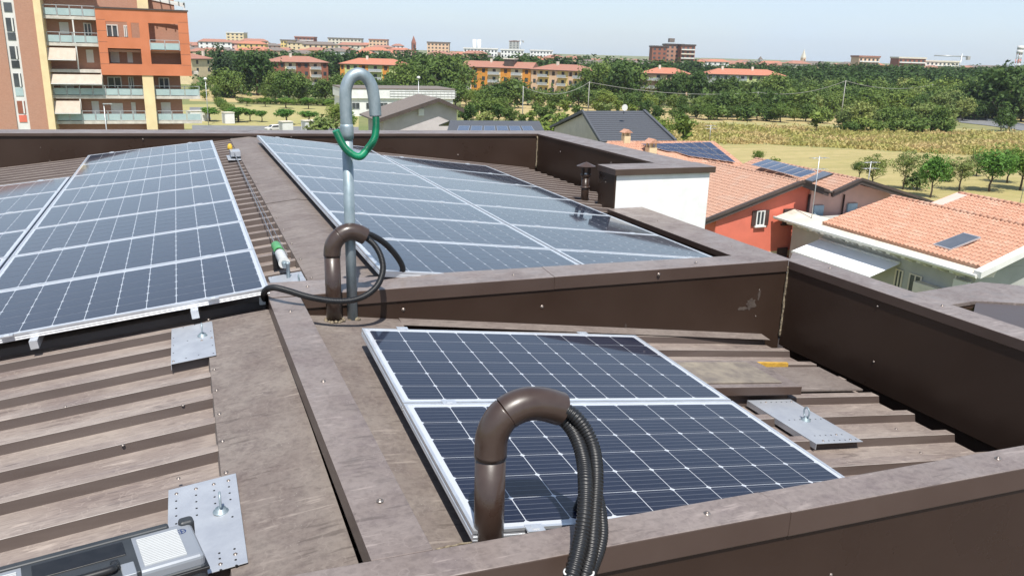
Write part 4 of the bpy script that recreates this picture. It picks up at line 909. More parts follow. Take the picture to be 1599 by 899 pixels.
# ------------------------------------------------------------------ low dark roof with a row of modules just above the far parapet
t = thing('low_dark_roof', 'low dark grey roof with one row of modules peeping over the far parapet', 'house', (35, 95, 0), world=True)
a, b, c, d = atz(697, 210, 5.9), atz(852, 210, 5.9), atz(842, 191, 6.9), atz(703, 190, 6.9)
mb = MB(); mb.prism([a, b, c, d], (0, 0, .15)); mb.build('roof', M_slate, t)
mb = MB(); mb.prism([d, c, c + Vector((0, 5, -1)), d + Vector((0, 5, -1))], (0, 0, .13)); mb.build('roof', M_slate, t)
mb = MB(); mb.prism([(a.x + .6, a.y + .8, 0), (b.x - .6, b.y + .8, 0), (c.x - .6, c.y + 3, 0), (d.x + .6, d.y + 3, 0)], (0, 0, 5.6)); mb.build('wall', M_grey, t)
def pt(u, v): return bil(a, b, c, d, u, v) + Vector((0, 0, .12))
module_field('row of six modules on the low dark roof just above the far parapet', pt(.09, .1), pt(.90, .1), pt(.89, .52), pt(.10, .52), 6, 1, gap=.12)
# ------------------------------------------------------------------ lilac gable house
t = thing('lilac_house', 'pale lilac house with a wide brown gable roof behind the galvanised pole', 'house', (36, 125, 0), world=True)
pk = atz(685, 156, 7.8); el = aty(586, 190, pk.y); er = aty(724, 173, pk.y); bk = atz(660, 149, 7.8); run = Vector((0, (bk - pk).y, 0)); bk = pk + run; bl = el + run; br = er + run
for A_, B_, C_, D_ in ((el, bl, bk, pk), (er, br, bk, pk)):
    mb = MB(); mb.prism([A_, B_, C_, D_], (0, 0, .25)); mb.build('roof', M_brownroof, t)
for q_ in (el, er): mb = MB(); mb.prism([q_ + Vector((0, -.3, -.30)), q_ + Vector((0, -.3, .30)), pk + Vector((0, -.3, .30)), pk + Vector((0, -.3, -.30))], (0, .25, 0)); mb.build('barge_board', M_eave, t)
k = pk.lerp(el, .86); k2 = pk.lerp(er, .80); yw = pk.y + 1.0
mb = MB(); mb.prism([(k.x, yw, 0), (k2.x, yw, 0), (k2.x, yw, k2.z), (pk.x, yw, pk.z - .02), (k.x, yw, k.z)], run * .9); mb.build('wall', M_lilac, t)
q = aty(658, 181, pk.y + .6); mb = MB(); mb.box(q.x - .45, q.x + .45, q.y, q.y + .4, q.z, q.z + 1.1); mb.build('wall_box', M_trim, t)
# white flat-roofed building behind it
t = thing('white_flat_building', 'long low white flat roofed building behind the lilac house', 'building', (50, 196, 0), world=True)
wp, wq = atz(538, 139, 6.2), atz(721, 143, 6.2); wq.y = wp.y
wallbox('wall', wp.x, wq.x, wp.y, wp.y + 14, 0, 4.1, M_white, t); wallbox('fascia', wp.x - .3, wq.x + .3, wp.y - .5, wp.y + 14.5, 4.1, 6.2, M_white, t); wallbox('roof_edge', wp.x - .4, wq.x + .4, wp.y - .6, wp.y + 14.6, 6.2, 6.45, M_brownroof, t)
for k in range(7):
    x = wp.x + 1.5 + k * (wq.x - wp.x - 3) / 7; window(t, x + 1, wp.y, 1.6, 1.8, 1.5, '-y', M_rail, sill=False)
mb = MB()
for k in range(18): x = wp.x + 10.5 + k * .95; mb.box(x, x + .07, wp.y - .58, wp.y - .50, 4.3, 5.9)
for zz in (4.6, 5.2, 5.8): mb.box(wp.x + 10.5, wp.x + 27, wp.y - .6, wp.y - .52, zz, zz + .07)
mb.build('trellis', M_grey, t)
# ------------------------------------------------------------------ tower block on the left
TY = 109.0
t = thing('tower_block', 'brick apartment block with orange framed loggias and glass balconies at the left edge', 'building', (-14, TY, 0), world=True)
def f1(xz, yz, Y=TY): return aty(xz / 4, yz / 4, Y)
def rect(x0, y0, x1, y1, Y=TY):
    p = [f1(x0, y0, Y), f1(x1, y0, Y), f1(x0, y1, Y), f1(x1, y1, Y)]
    return (p[0].x + p[2].x) / 2, (p[1].x + p[3].x) / 2, (p[2].z + p[3].z) / 2, (p[0].z + p[1].z) / 2
xl = (f1(275, 0).x + f1(340, 780).x) / 2; xr = f1(1138, 640).x; XO0 = (f1(603, 55).x + f1(632, 465).x) / 2; XO1 = (f1(1172, 75).x + f1(1196, 475).x) / 2
FL = [f1(440, y).z for y in (-48, 118, 288, 452, 617, 775)]        # slab undersides, top floor first
zt_ = FL[0] + 3.1
step = (FL[0] - FL[5]) / 5
# recessed back wall, side walls, floor slabs
wallbox('back_wall', xl, xr, TY + 1.6, TY + 12, 0, FL[0] + 3.0, M_brick, t)
for k in range(8):
    z = FL[0] - step * (k - 1)
    if z < 1: break
    x1_ = xr + (2.0 if z < FL[3] - 1 + 3.5 and z < FL[3] + .5 else 0)
    wallbox('balcony_slab', xl - .05, (XO0 if z > FL[3] + .5 else xr + 2.1), TY - .15, TY + 1.59, z, z + .34, M_slab, t)
# cream fin and brick stair tower in front
cx0, cx1, _, _ = rect(212, 0, 258, 10, TY - 1); bx0, bx1, _, _ = rect(298, 780, 330, 800, TY - 1)
fx0, fx1 = (cx0 + bx0) / 2, (cx1 + bx1) / 2
wallbox('cream_fin', fx0, xl + .0, TY - 1.2, TY + 1.58, 0, 24.5, M_band, t)
sx0, sx1 = (f1(25, 0).x + f1(100, 760).x) / 2, (f1(105, 0).x + f1(182, 760).x) / 2
wallbox('stair_tower_wall', sx1, fx0 - .01, TY - 1.0, TY + 6, 0, 25, M_brick, t)
wallbox('stair_tower_wall', sx0 - 14, sx0, TY - 1.0, TY + 6, 0, 25, M_brick, t)
wallbox('stair_window_strip', sx0 + .001, sx1 - .001, TY - .8, TY + 5.5, 0, 24.9, M_trim, t)
for k, (ya, yb, m) in enumerate(((-150, -80, M_win), (20, 78, M_win), (115, 197, M_win), (205, 252, M_win), (290, 368, M_win), (378, 424, M_win), (458, 540, M_win), (548, 597, M_bglass), (628, 706, M_brick2), (716, 760, M_red))):
    z1, z0 = f1(90, ya).z, f1(90, yb).z; small = (yb - ya) < 60
    mb = MB(); mb.box(sx0 + .25, sx1 - .25, TY - .86, TY - .805, z0, z1); g = mb.build('stair_window', m, t)
    if not small:
        mb = MB(); mb.box((sx0 + sx1) / 2 + .15, (sx0 + sx1) / 2 + .3, TY - .93, TY - .862, z0, z1); mb.build('mullion', M_trim, g, off=Vector(t.location))
def railing(x0, x1, z, Y, par=t):
    n_ = max(2, round((x1 - x0) / 1.45)); w = (x1 - x0) / n_
    mb = MB(); mb.box(x0, x1, Y - .06, Y, z + 1.12, z + 1.18); mb.build('handrail', M_rail, par)
    for i in range(n_ + 1): mb = MB(); mb.box(x0 + i * w - .04, x0 + i * w + .04, Y - .05, Y + .02, z, z + 1.12); mb.build('baluster', M_rail, par)
    for i in range(n_): mb = MB(); mb.box(x0 + i * w + .07, x0 + (i + 1) * w - .07, Y - .03, Y - .01, z + .08, z + .82); mb.build('glass_pane', M_bglass, par)
for k in range(0, 7):
    z = FL[0] - step * k + .34
    if z < 1: break
    if z > FL[3] + 1: railing(xl + .1, XO0 - .05, z, TY - .1)
# orange frame with openings (built from strips around the openings)
oz0, oz1 = (f1(632, 466).z + f1(1196, 475).z) / 2, (f1(603, 55).z + f1(1172, 76).z) / 2
ops = [rect(668, 138, 799, 234), rect(823, 145, 873, 238), rect(682, 304, 886, 400), rect(935, 150, 1117, 316), rect(945, 318, 1130, 402)]
def around(ops, X0, X1, Z0, Z1, Y0, Y1, m):
    xs = sorted({X0, X1} | {o[0] for o in ops} | {o[1] for o in ops}); zs = sorted({Z0, Z1} | {o[2] for o in ops} | {o[3] for o in ops}); mb = MB()
    for xa, xb in zip(xs, xs[1:]):
        run = None
        for za, zb2 in zip(zs, zs[1:]):
            cx_, cz_ = (xa + xb) / 2, (za + zb2) / 2
            if any(o[0] < cx_ < o[1] and o[2] < cz_ < o[3] for o in ops):
                if run: mb.box(xa, xb, Y0, Y1, *run); run = None
            else: run = (run[0], zb2) if run else (za, zb2)
        if run: mb.box(xa, xb, Y0, Y1, *run)
    return mb
o = around(ops, XO0, XO1, oz0, oz1, TY - 1.0, TY - .55, M_orange).build('orange_frame', M_orange, t)
wallbox('orange_frame_side', XO0 - .0, XO0 + .2, TY - .548, TY + 1.6, oz0, oz1, M_orange, t); wallbox('orange_frame_side', XO1 - .2, XO1, TY - .548, TY + 6, oz0, oz1, M_orange, t)
wallbox('back_wall', xr + .001, XO1 - .21, TY + 1.6, TY + 8, oz0, oz1, M_brick, t)
wallbox('frame_coping', XO0 - .1, XO1 + .1, TY - 1.1, TY - .5, oz1, oz1 + .16, M_eave, t)
wallbox('frame_soffit', XO0 + .2, XO1 - .2, TY - .548, TY + 1.55, oz0, oz0 + .2, M_orange, t)
for z in (ops[3][2] , (ops[0][2] + ops[2][3]) / 2): wallbox('loggia_floor', XO0 + .2, XO1 - .2, TY - .548, TY + 1.55, z - .30, z - .02, M_brick, t)
railing(ops[3][0], ops[3][1], ops[3][2] + .0, TY - 1.0)
for zz in [oz0 + (oz1 - oz0) * k / 6 for k in range(1, 6)]:
    for xa, xb in ((XO0, ops[0][0]), (ops[3][1], XO1)): mb = MB(); mb.box(xa + .02, xb - .02, TY - 1.004, TY - .99, zz, zz + .03); mb.build('panel_joint', M_eave, t)
# cream column and lower balconies
c0, c1, _, _ = rect(895, 475, 965, 500); d0, d1, _, _ = rect(915, 790, 980, 800); q0, q1_ = (c0 + d0) / 2, (c1 + d1) / 2
wallbox('cream_column', q0, q1_, TY - .9, TY + 1.59, 0, oz0 - .01, M_band, t)
for k in (4, 5, 6, 7):
    z = FL[0] - step * k + .34
    if z < 1: break
    railing(xl + .1, q0 - .05, z, TY - .1); railing(q1_ + .05, xr + 2.05, z, TY - .1)
# balcony doors, small windows, awnings on the back wall (zoomed pixel boxes)
def back(x0, y0, x1, y1, m, nm='balcony_door', Y=TY + 1.6, d=.05):
    a, b, c, e = rect(x0, y0, x1, y1, Y); return wallbox(nm, a, b, Y - d, Y - .002, c, e, m, t)
for bb in ((372, 140, 430, 215), (540, 312, 585, 392), (575, 632, 620, 718), (695, 645, 770, 730), (822, 640, 850, 730), (1008, 640, 1068, 728), (357, -20, 412, 42), (690, 318, 745, 392), (795, 320, 828, 392), (375, 480, 460, 550)): back(*bb, M_trim)
for bb in ((528, 150, 570, 222), (675, 485, 757, 548), (806, 485, 833, 550), (995, 490, 1055, 552), (668, 160, 735, 228), (778, 165, 800, 232), (505, -20, 560, 46), (630, -20, 715, 46)): 
    g = back(*bb, M_win, 'window', d=.06); a, b, c, e = rect(*bb, TY + 1.6)
    mb = MB()
    for xx in (a, (a + b) / 2, b): mb.box(xx - .06, xx + .06, TY + 1.47, TY + 1.538, c, e)
    mb.box(a - .06, b + .06, TY + 1.46, TY + 1.539, e - .02, e + .1); mb.build('frame', M_trim, g, off=Vector(t.location))
for bb in ((1100, 170, 1116, 240), (1008, 345, 1010, 346)): pass
for i, (x0, y0, x1, y1) in enumerate(((293, 300, 474, 370), (308, 466, 637, 520), (324, 632, 503, 703))):
    a, b, c, e = rect(x0, y0, x1, y1, TY - .4); m_ = MB(); m_.hexa([(a, TY - .95, c), (b, TY - .95, c), (b, TY - .90, c), (a, TY - .90, c), (a, TY - .14, e), (b, TY - .14, e), (b, TY - .05, e), (a, TY - .05, e)]); g = m_.build('balcony_awning', M_awn, t)
    m_ = MB(); m_.box(a, b, TY - 1.0, TY - .94, c - .12, c - .01); m_.build('awning_bar', M_trim, g, off=Vector(t.location))
for xz in (460, 480, 640, 505): a = f1(xz, {460: 180, 480: 330, 640: 510, 505: 660}[xz]); wallbox('thin_column', a.x - .07, a.x + .07, TY - .12, TY - .0, {460: FL[2], 480: FL[3], 640: FL[4], 505: FL[5]}[xz] + .34, {460: FL[1], 480: FL[2], 640: FL[3], 505: FL[4]}[xz], M_trim, t)
# penthouse and pergola
pcx0, pcx1, _, _ = rect(857, 0, 925, 60); wallbox('cream_column', pcx0, pcx1, TY - .3, TY + 1.5, oz1, oz1 + 5, M_band, t)
wallbox('penthouse_wall', xl, pcx0, TY + 1.4, TY + 8, oz1 - 1, oz1 + 5, M_brick, t)
pg = thing('roof_pergola', 'white pergola beams with a climbing plant on the corner of the orange framed block', 'pergola', (-3, TY, oz1), world=True)
b0 = f1(915, -8); b1 = f1(1150, 35)
for k, dy in enumerate((0, 1.5)): mb = MB(); mb.prism([Vector((b0.x, TY + dy, b0.z)), Vector((b1.x, TY + dy, b1.z - dy * .1)), Vector((b1.x, TY + dy, b1.z + .25 - dy * .1)), Vector((b0.x, TY + dy, b0.z + .25))], (0, .15, 0)); mb.build('beam', M_trim, pg)
for f_ in (.1, .35, .6, .85, 1.): q = b0.lerp(b1, f_); mb = MB(); mb.box(q.x - .06, q.x + .06, TY - .3, TY + 1.9, q.z + .25, q.z + .36); mb.build('rafter', M_rail, pg)
mb = MB(); mb.box(b1.x - .1, b1.x + .1, TY, TY + .2, oz1, b1.z + .3); mb.build('post', M_trim, pg)
# ------------------------------------------------------------------ mid-distance apartment blocks
def block(name, label, xa, xb, ye_a, ye_b, he, D_, hr, segs, roofm, nst=3, sidem=None, hip=True, windows=True, depth=11., group=None, cat='building', gable_h=0, tower=None):
    """eave line seen from (xa, ye_a) to (xb, ye_b); segs = [(share, wall material, windows, balcony)]"""
    A, B = atz(xa, ye_a, he), atz(xb, ye_b, he); mid = (A + B) / 2; k = D_ / (mid - Vector((0, 0, H))).dot(CF) if D_ else 1
    if D_: A, B = [Vector((p.x * k, p.y * k, he)) for p in (A, B)]
    ang = math.atan2(B.y - A.y, B.x - A.x); L = (B - A).length
    t = thing(name, label, cat, (A.x, A.y, 0), ang, group)
    x = 0.
    mb = MB(); mb.box(.25, L - .25, .4, depth, 0, he - .05); mb.build('core', sidem or segs[0][1], t)
    for share, m, nwin, bal in segs:
        x0, x1 = x, x + share * L; x = x1
        mb = MB(); mb.box(x0, x1 - .01, -.12 if not bal else .0, .39, 0, he - .06); mb.build('wall', m, t)
        for s_ in range(nst):
            z = he - (s_ + 1) * (he / (nst + .35)) + .35; hh_ = he / (nst + .35)
            for i in range(nwin):
                cx_ = x0 + (i + .5) * (x1 - x0) / nwin; w = min(1.2, (x1 - x0) / nwin * .5)
                yf = -.12 if not bal else .0
                mb = MB(); mb.box(cx_ - w / 2, cx_ + w / 2, yf - .035, yf - .004, z + .55, z + .55 + hh_ * .50); mb.build('window', M_win if (i + s_) % 3 else M_shut, t)
            if bal:
                mb = MB(); mb.box(x0 + .2, x1 - .25, -1.1, -.02, z - .1, z + .08); mb.build('balcony_slab', M_slab, t)
                mb = MB(); mb.box(x0 + .25, x1 - .3, -1.08, -1.02, z + .081, z + .95); mb.build('balcony_front', M_rail if bal == 1 else m, t)
    e = .7; yr = depth / 2
    mb = MB(); ri = min(yr, L / 2 - .1) if hip else -e
    mb.add([(-e, -e, he), (L + e, -e, he), (L + e, depth + e, he), (-e, depth + e, he), (ri, yr, he + hr), (L - ri, yr, he + hr)], [(0, 1, 5, 4), (1, 2, 5), (2, 3, 4, 5), (3, 0, 4), (0, 3, 2, 1)]); mb.build('roof', roofm, t)
    mb = MB(); mb.box(-e - .05, L + e + .05, -e - .08, -e + .05, he - .22, he + .02); mb.build('eave', M_eave, t)
    for i in range(max(1, int(L / 14))):
        cx_ = L * (i + .6) / (int(L / 14) + .6); mb = MB(); mb.box(cx_ - .4, cx_ + .4, yr - 1.4, yr - .6, he + hr * .5, he + hr + .9); c_ = mb.build('chimney', M_pale, t)
    if tower: tower(t, L, he, hr)
    return t
def dormer(t, L, he, hr):
    mb = MB(); mb.box(L * .60, L * .74, .8, 6, he + .2, he + hr + .9); mb.build('roof_room', M_eave, t)
    mb = MB(); mb.box(L * .585, L * .755, .5, 6.3, he + hr + .9, he + hr + 1.2); mb.build('flat_roof', M_pale, t)
block('apartment_building', 'small yellow three storey building right beside the orange framed block', 298, 333, 92, 92, 9.6, 0, 1.9, [(1, M_cream, 2, 0)], M_tilefar)
block('apartment_building', 'dark red and cream three storey building, leftmost of the long terracotta roofed ones', 427, 512, 96.5, 98, 9.6, 0, 2.1, [(.2, M_brick2, 2, 0), (.2, M_cream, 1, 1), (.25, M_brick2, 2, 0), (.22, M_peach, 1, 1), (.13, M_brick2, 1, 0)], M_tilefar)
block('apartment_building', 'lime and orange three storey building with bright roof behind the galvanised pole', 531, 633, 99.5, 102.5, 9.6, 0, 2.1, [(.07, M_ochre, 1, 0), (.22, M_lime, 2, 0), (.14, M_ochre, 1, 0), (.22, M_lime, 1, 1), (.1, M_ochre, 1, 0), (.25, M_lime, 2, 0)], M_tilefar2)
block('apartment_building', 'orange three storey building with a flat room on its terracotta roof', 723, 829, 104, 107.5, 9.6, 0, 2.2, [(.13, M_pale, 1, 1), (.24, M_ochre, 2, 0), (.19, M_cream, 1, 1), (.15, M_ochre, 1, 0), (.17, M_cream, 1, 1), (.12, M_ochre, 1, 0)], M_tilefar, tower=dormer, hip=False)
block('apartment_building', 'yellow three storey building attached to the orange one', 830, 911, 108, 111.5, 9.6, 0, 2.0, [(.14, M_peach, 1, 0), (.22, M_yell, 2, 1), (.16, M_peach, 1, 0), (.2, M_yell, 1, 1), (.1, M_peach, 1, 0), (.18, M_yell, 2, 1)], M_tilefar)
block('apartment_building', 'peach coloured two storey house half hidden by trees, left of the long pale one', 1000, 1077, 114, 116.5, 9.4, 0, 2.0, [(.5, M_peach, 2, 1), (.5, M_peach, 3, 0)], M_tilefar2, 3)
block('apartment_building', 'long pale building with bright roof behind the tree belt, right of the peach one', 1103, 1226, 115.5, 119, 9.4, 0, 2.1, [(.3, M_grey, 3, 0), (.22, M_white, 2, 1), (.48, M_lime, 5, 0)], M_tilefar2, 3)
# ------------------------------------------------------------------ far town
FAR = 0
def tall(label, x0, x1, ytop, D_, m, ns, nb, roofm=M_brownroof, name='apartment_tower', depth=14, stripes=M_win, bands=False):
    P, Q = atd(x0, ytop, D_), atd(x1, ytop, D_); zt = (P.z + Q.z) / 2; ang = math.atan2(Q.y - P.y, Q.x - P.x); L = (Q - P).length
    t = thing(name, label, 'building', (P.x, P.y, 0), ang)
    mb = MB(); mb.box(0, L, 0, depth, 0, zt); mb.build('wall', m, t)
    mb = MB(); mb.box(-.5, L + .5, -.5, depth + .5, zt, zt + 1.1); mb.build('roof', roofm, t)
    for s_ in range(ns):
        z = zt - 3.1 * (s_ + 1) + .8
        if z < 1: break
        if bands: mb = MB(); mb.box(.3, L - .3, -1.1, -.02, z - .9, z); mb.build('balcony', M_pale if s_ % 2 else M_trim, t)
        for i in range(nb): cx_ = (i + .5) * L / nb; mb = MB(); mb.box(cx_ - L / nb * .24, cx_ + L / nb * .24, -.06, -.01, z, z + 1.5); mb.build('window', stripes, t)
    return t
tt_ = tall('tall brick apartment slab standing above the trees on the skyline, left part', 1019, 1042, 74, 620, M_brick2, 6, 3, M_eave)
tt_ = tall('tall grey and brick apartment slab on the skyline, middle part with roof boxes', 1040, 1068, 71, 628, M_brick, 6, 4, M_eave)
mb = MB(); zt_ = max(v[2] for v in [q.co for q in tt_.children[0].data.vertices]); mb.box(3, 7, 3, 9, zt_ + 1.1, zt_ + 4); mb.build('roof_box', M_brownroof, tt_)
tt_ = tall('tall apartment slab on the skyline, right part with dark balconies', 1064, 1086, 72, 616, M_brick2, 6, 3, M_eave, bands=True)
tall('round fronted pink apartment building with balconies on the skyline right of the spires', 1342, 1374, 90, 560, M_peach, 5, 5, M_tilefar, bands=True)
tall('wide flat apartment building under the crane', 1404, 1446, 92, 600, M_brick2, 4, 6, M_pale, bands=True)
tall('long low pale apartment building right under the crane arm', 1440, 1498, 97, 640, M_pale, 4, 9, M_pale, bands=True)
tall('grey office tower with red and white top far off above the yellow building', 795, 811, 65, 1500, M_grey, 12, 3, M_brick2)
tall('pair of brick and cream flats on the skyline beside the church spire', 667, 701, 67.5, 800, M_peach, 4, 6, M_brownroof)
tall('yellow and white highest apartment house of the hill town on the left', 353, 380, 52, 900, M_cream, 6, 4, M_trim)
tall('dark red apartment house with balconies on the left skyline', 460, 490, 59, 850, M_brick2, 5, 5, M_tilefar, bands=True)
tall('long pale apartment slab on the skyline left of the church spire', 512, 564, 61, 950, M_pale, 5, 9, M_brownroof)
tall('pink and grey flats on the left skyline next to the long pale slab', 576, 604, 63, 900, M_peach, 4, 5, M_tilefar)
tall('low yellow flats on the left skyline', 438, 461, 64, 760, M_yell, 3, 5, M_brownroof)
tall('white hospital like block on the skyline above the orange building', 724, 777, 77, 720, M_white, 4, 10, M_trim)
tall('second white block on the skyline below the office tower', 782, 818, 79, 740, M_white, 4, 7, M_trim)
tall('third white block on the skyline, rightmost of the white ones', 828, 863, 80, 780, M_white, 3, 7, M_trim)
def spire(label, x, ytop, ybase, D_, w, m, rm):
    P = atd(x, ybase, D_); Q = atd(x, ytop, D_); t = thing('church_tower', label, 'church tower', (P.x, P.y, 0))
    zb_ = P.z + (Q.z - P.z) * .35
    mb = MB(); mb.box(-w, w, -w, w, 0, zb_); mb.build('shaft', m, t)
    mb = MB(); mb.add([(-w * 1.1, -w * 1.1, zb_), (w * 1.1, -w * 1.1, zb_), (w * 1.1, w * 1.1, zb_), (-w * 1.1, w * 1.1, zb_), (0, 0, Q.z)], [(0, 1, 4), (1, 2, 4), (2, 3, 4), (3, 0, 4), (0, 3, 2, 1)]); mb.build('spire', rm, t)
    mb = MB(); mb.box(-w * .4, w * .4, -w - .05, -w - .01, zb_ - w * 2.5, zb_ - w * .7); mb.build('belfry_opening', M_hole, t)
spire('dark pointed church spire on the skyline, left of centre', 646, 56, 74, 1100, 2.6, M_brick2, M_brick2)
spire('slim brick bell tower on the skyline right of the tall apartment slab', 1253.5, 77, 98, 1100, 2.4, M_peach, M_pale)
spire('small dome lantern on the skyline between the tall slab and the bell tower', 1187, 88, 96, 1000, 2.0, M_grey, M_brownroof)
P = atd(744.5, 72, 1300); t = thing('white_silos', 'pair of white silos on the skyline left of the office tower', 'silo', (P.x, P.y, 0))
for dx in (-4, 4): mb = MB(); mb.tube([(dx, 0, 0), (dx, 0, atd(744, 62 , 1300).z)], 3, 10); mb.build('silo', M_white, t)
# lattice mast and cranes
P = gnd(1579, 420); t = thing('lattice_mast', 'lattice mast with red and white sections rising over the trees at the right', 'mast', (P.x, P.y, 0)); ht = atd(1581, 73, 420).z
for s_ in range(12):
    z0_, z1_ = ht * s_ / 12, ht * (s_ + 1) / 12; mb = MB(); w = .8
    for sx, sy in ((-w, -w), (w, -w), (w, w), (-w, w)): mb.tube([(sx, sy, z0_), (sx, sy, z1_)], .14, 5)
    mb.tube([(-w, -w, z0_), (w, -w, z1_)], .11, 4); mb.tube([(w, -w, z0_), (-w, -w, z1_)], .11, 4); mb.tube([(-w, -w, z1_), (w, -w, z1_)], .11, 4); mb.tube([(-w, w, z0_), (-w, -w, z1_)], .11, 4)
    mb.build('lattice_section', (M_red, M_trim)[s_ % 2], t)
for zz in (ht * .86, ht * .94): mb = MB(); mb.tube([(0, 0, zz), (0, 0, zz + 1.8)], 1.5, 8); mb.build('antenna_cluster', M_trim, t)
def crane(label, x, ytop, xl_, xr_, D_):
    P = gnd(x, D_); top = atd(x, ytop, D_).z; t = thing('tower_crane', label, 'crane', (P.x, P.y, 0)); a = atd(xl_, ytop, D_) - atd(x, ytop, D_); b = atd(xr_, ytop, D_) - atd(x, ytop, D_)
    mb = MB(); mb.tube([(0, 0, 0), (0, 0, top + 2)], .8, 4); mb.build('tower', M_rail, t)
    mb = MB(); mb.tube([(a.x, a.y, top), (b.x, b.y, top)], .55, 4); mb.build('jib', M_rail, t)
    mb = MB(); mb.box(b.x - 1.5, b.x + 1.5, b.y - 1, b.y + 1, top - 3, top); mb.build('counterweight', M_concrete, t)
crane('pale tower crane with long arm above the flat apartment building on the right skyline', 1494.5, 88, 1452, 1505, 700)
crane('thin red crane beside the grey office tower', 812, 64, 800, 816, 1490)
# sea of small houses between
wallm = [M_peach, M_cream, M_pale, M_pink, M_white, M_yell]; roofs = [M_tilefar, M_tilefar, M_tilefar2, M_brownroof]
rs = random.Random(11)
small = {}
def far_house(x, ytop, D_, w, grp, lab, dep=12):
    p = atd(x, ytop, D_); h = max(5, p.z); k = (rs.randrange(6), rs.randrange(4), round(w), round(h))
    lab = lab % (('peach', 'cream', 'pale stone', 'pink', 'white', 'yellow')[k[0]], ('terracotta', 'terracotta', 'bright orange', 'brown')[k[1]])
    t = thing('town_house', lab, 'house', (p.x, p.y, 0), R(rs.uniform(-30, 10)), grp)
    wm = wallm[k[0]]; rm = roofs[k[1]]; he = h - 2.2
    mb = MB(); mb.box(-w / 2, w / 2, 0, dep, 0, he); mb.build('wall', wm, t)
    mb = MB(); e = .7; mb.add([(-w / 2 - e, -e, he), (w / 2 + e, -e, he), (w / 2 + e, dep + e, he), (-w / 2 - e, dep + e, he), (-w / 2 + dep * .35, dep / 2, h), (w / 2 - dep * .35, dep / 2, h)], [(0, 1, 5, 4), (1, 2, 5), (2, 3, 4, 5), (3, 0, 4), (0, 3, 2, 1)]); mb.build('roof', rm, t)
    nb = max(2, int(w / 4)); mb = MB()
    for s_ in range(int(he / 3.1)):
        for i in range(nb): cx_ = -w / 2 + (i + .5) * w / nb; mb.box(cx_ - .7, cx_ + .7, -.08, -.01, he - 3.1 * (s_ + 1) + 1.0, he - 3.1 * (s_ + 1) + 2.5)
    o = mb.build('windows', M_win, t); o['kind'] = 'stuff'
for x in range(300, 640, 11): far_house(x + rs.uniform(-4, 4), (64 if x < 440 else 66 + (x - 440) * .03) + rs.uniform(-3.5, 6), rs.uniform(620, 1000), rs.uniform(13, 26), 'houses of the town on the left skyline', '%s walled town house with %s roof crowding the left skyline')
for x in range(300, 620, 16): far_house(x + rs.uniform(-4, 4), 75 + rs.uniform(-2, 4), rs.uniform(520, 620), rs.uniform(12, 20), 'houses of the town on the left skyline', '%s walled town house with %s roof crowding the left skyline')
for x in range(690, 1020, 13): far_house(x + rs.uniform(-4, 4), 79.5 + (x - 690) * .045 + rs.uniform(-2.5, 4), rs.uniform(600, 900), rs.uniform(12, 24), 'houses on the middle skyline', '%s walled low house with %s roof along the middle skyline')
for x in range(930, 1020, 18): far_house(x, 95 + rs.uniform(-3, 4), 430, rs.uniform(14, 20), 'houses on the middle skyline', '%s walled low house with %s roof along the middle skyline')
for x in range(1090, 1599, 15): far_house(x + rs.uniform(-5, 5), 94 + (x - 1090) * .018 + rs.uniform(-2, 3), rs.uniform(600, 950), rs.uniform(14, 26), 'houses on the right skyline', '%s walled house with %s roof behind the woods on the right skyline')

# ------------------------------------------------------------------ poles and wires
def pole(label, x, ybase_D, ytop, r=.13, name='concrete_pole', cat='pole', m=M_concrete):
    P = gnd(x, ybase_D); top = atd(x, ytop, ybase_D).z; t = thing(name, label, cat, (P.x, P.y, 0))
    mb = MB(); mb.tube([(0, 0, 0), (0, 0, top)], [r, r * .6], 8); mb.build('shaft', m, t)
    mb = MB(); mb.box(-.35, .35, -.05, .05, top - .25, top - .17); mb.build('crossarm', m, t); return Vector((P.x, P.y, top - .15))
w1 = pole('left pale concrete pole standing in the young plantation', 815.5, 185, 134)
w2 = pole('pale concrete pole carrying the drooping wire, left of the dark grey roof', 917.5, 205, 127)
w3 = pole('pale concrete pole before the right wood carrying the wires', 1312, 215, 125)
w4 = pole('short pole half hidden in the woods, right end of the wire', 1449, 260, 131)
w0_ = pole('thin pole before the long pale building carrying the drooping wire', 1180, 225, 143)
def wire(label, a, b, sag, grp='overhead wires between the concrete poles'):
    mb = MB(); P = [a.lerp(b, k / 12) - Vector((0, 0, sag * 4 * (k / 12) * (1 - k / 12))) for k in range(13)]
    mb.tube(P, .045, 4); tag(mb.build('overhead_wire', M_concrete, off=a), label, 'wire', grp)
wire('wire drooping between the two left concrete poles', w1, w2, 2.2); wire('wire running right from the second concrete pole toward the tree belt', w2, w0_, 1.5)
wire('wire rising over the tree belt to the right concrete pole', w0_, w3, 1.6); wire('wire drooping to the right from the right concrete pole', w3, w4, 1.6)
P = gnd(174, 98); t = thing('street_lamp', 'thin grey street lamp with a flat arm in front of the balcony block', 'street lamp', (P.x, P.y, 0)); top = atd(174, 161, 98).z
mb = MB(); mb.tube([(0, 0, 0), (0, 0, top)], [.09, .05], 8); mb.build('shaft', M_rail, t); mb = MB(); mb.box(-.1, .9, -.15, .15, top, top + .1); mb.build('lamp_head', M_rail, t)
for x, D_, yt, lab in ((654, 150, 122, 'street lamp with a round head before the trees above the white building'), (326, 160, 124, 'thin green street lamp before the dark conifers at the left')):
    P = gnd(x, D_); t = thing('street_lamp', lab, 'street lamp', (P.x, P.y, 0)); top = atd(x, yt, D_).z
    mb = MB(); mb.tube([(0, 0, 0), (0, 0, top)], [.08, .05], 8); mb.build('shaft', M_rail, t); mb = MB(); mb.lathe((0, 0, top), [(0, -.1), (.3, .0), (.35, .2), (.15, .4), (0, .42)], 10); mb.build('lamp_head', M_trim, t)

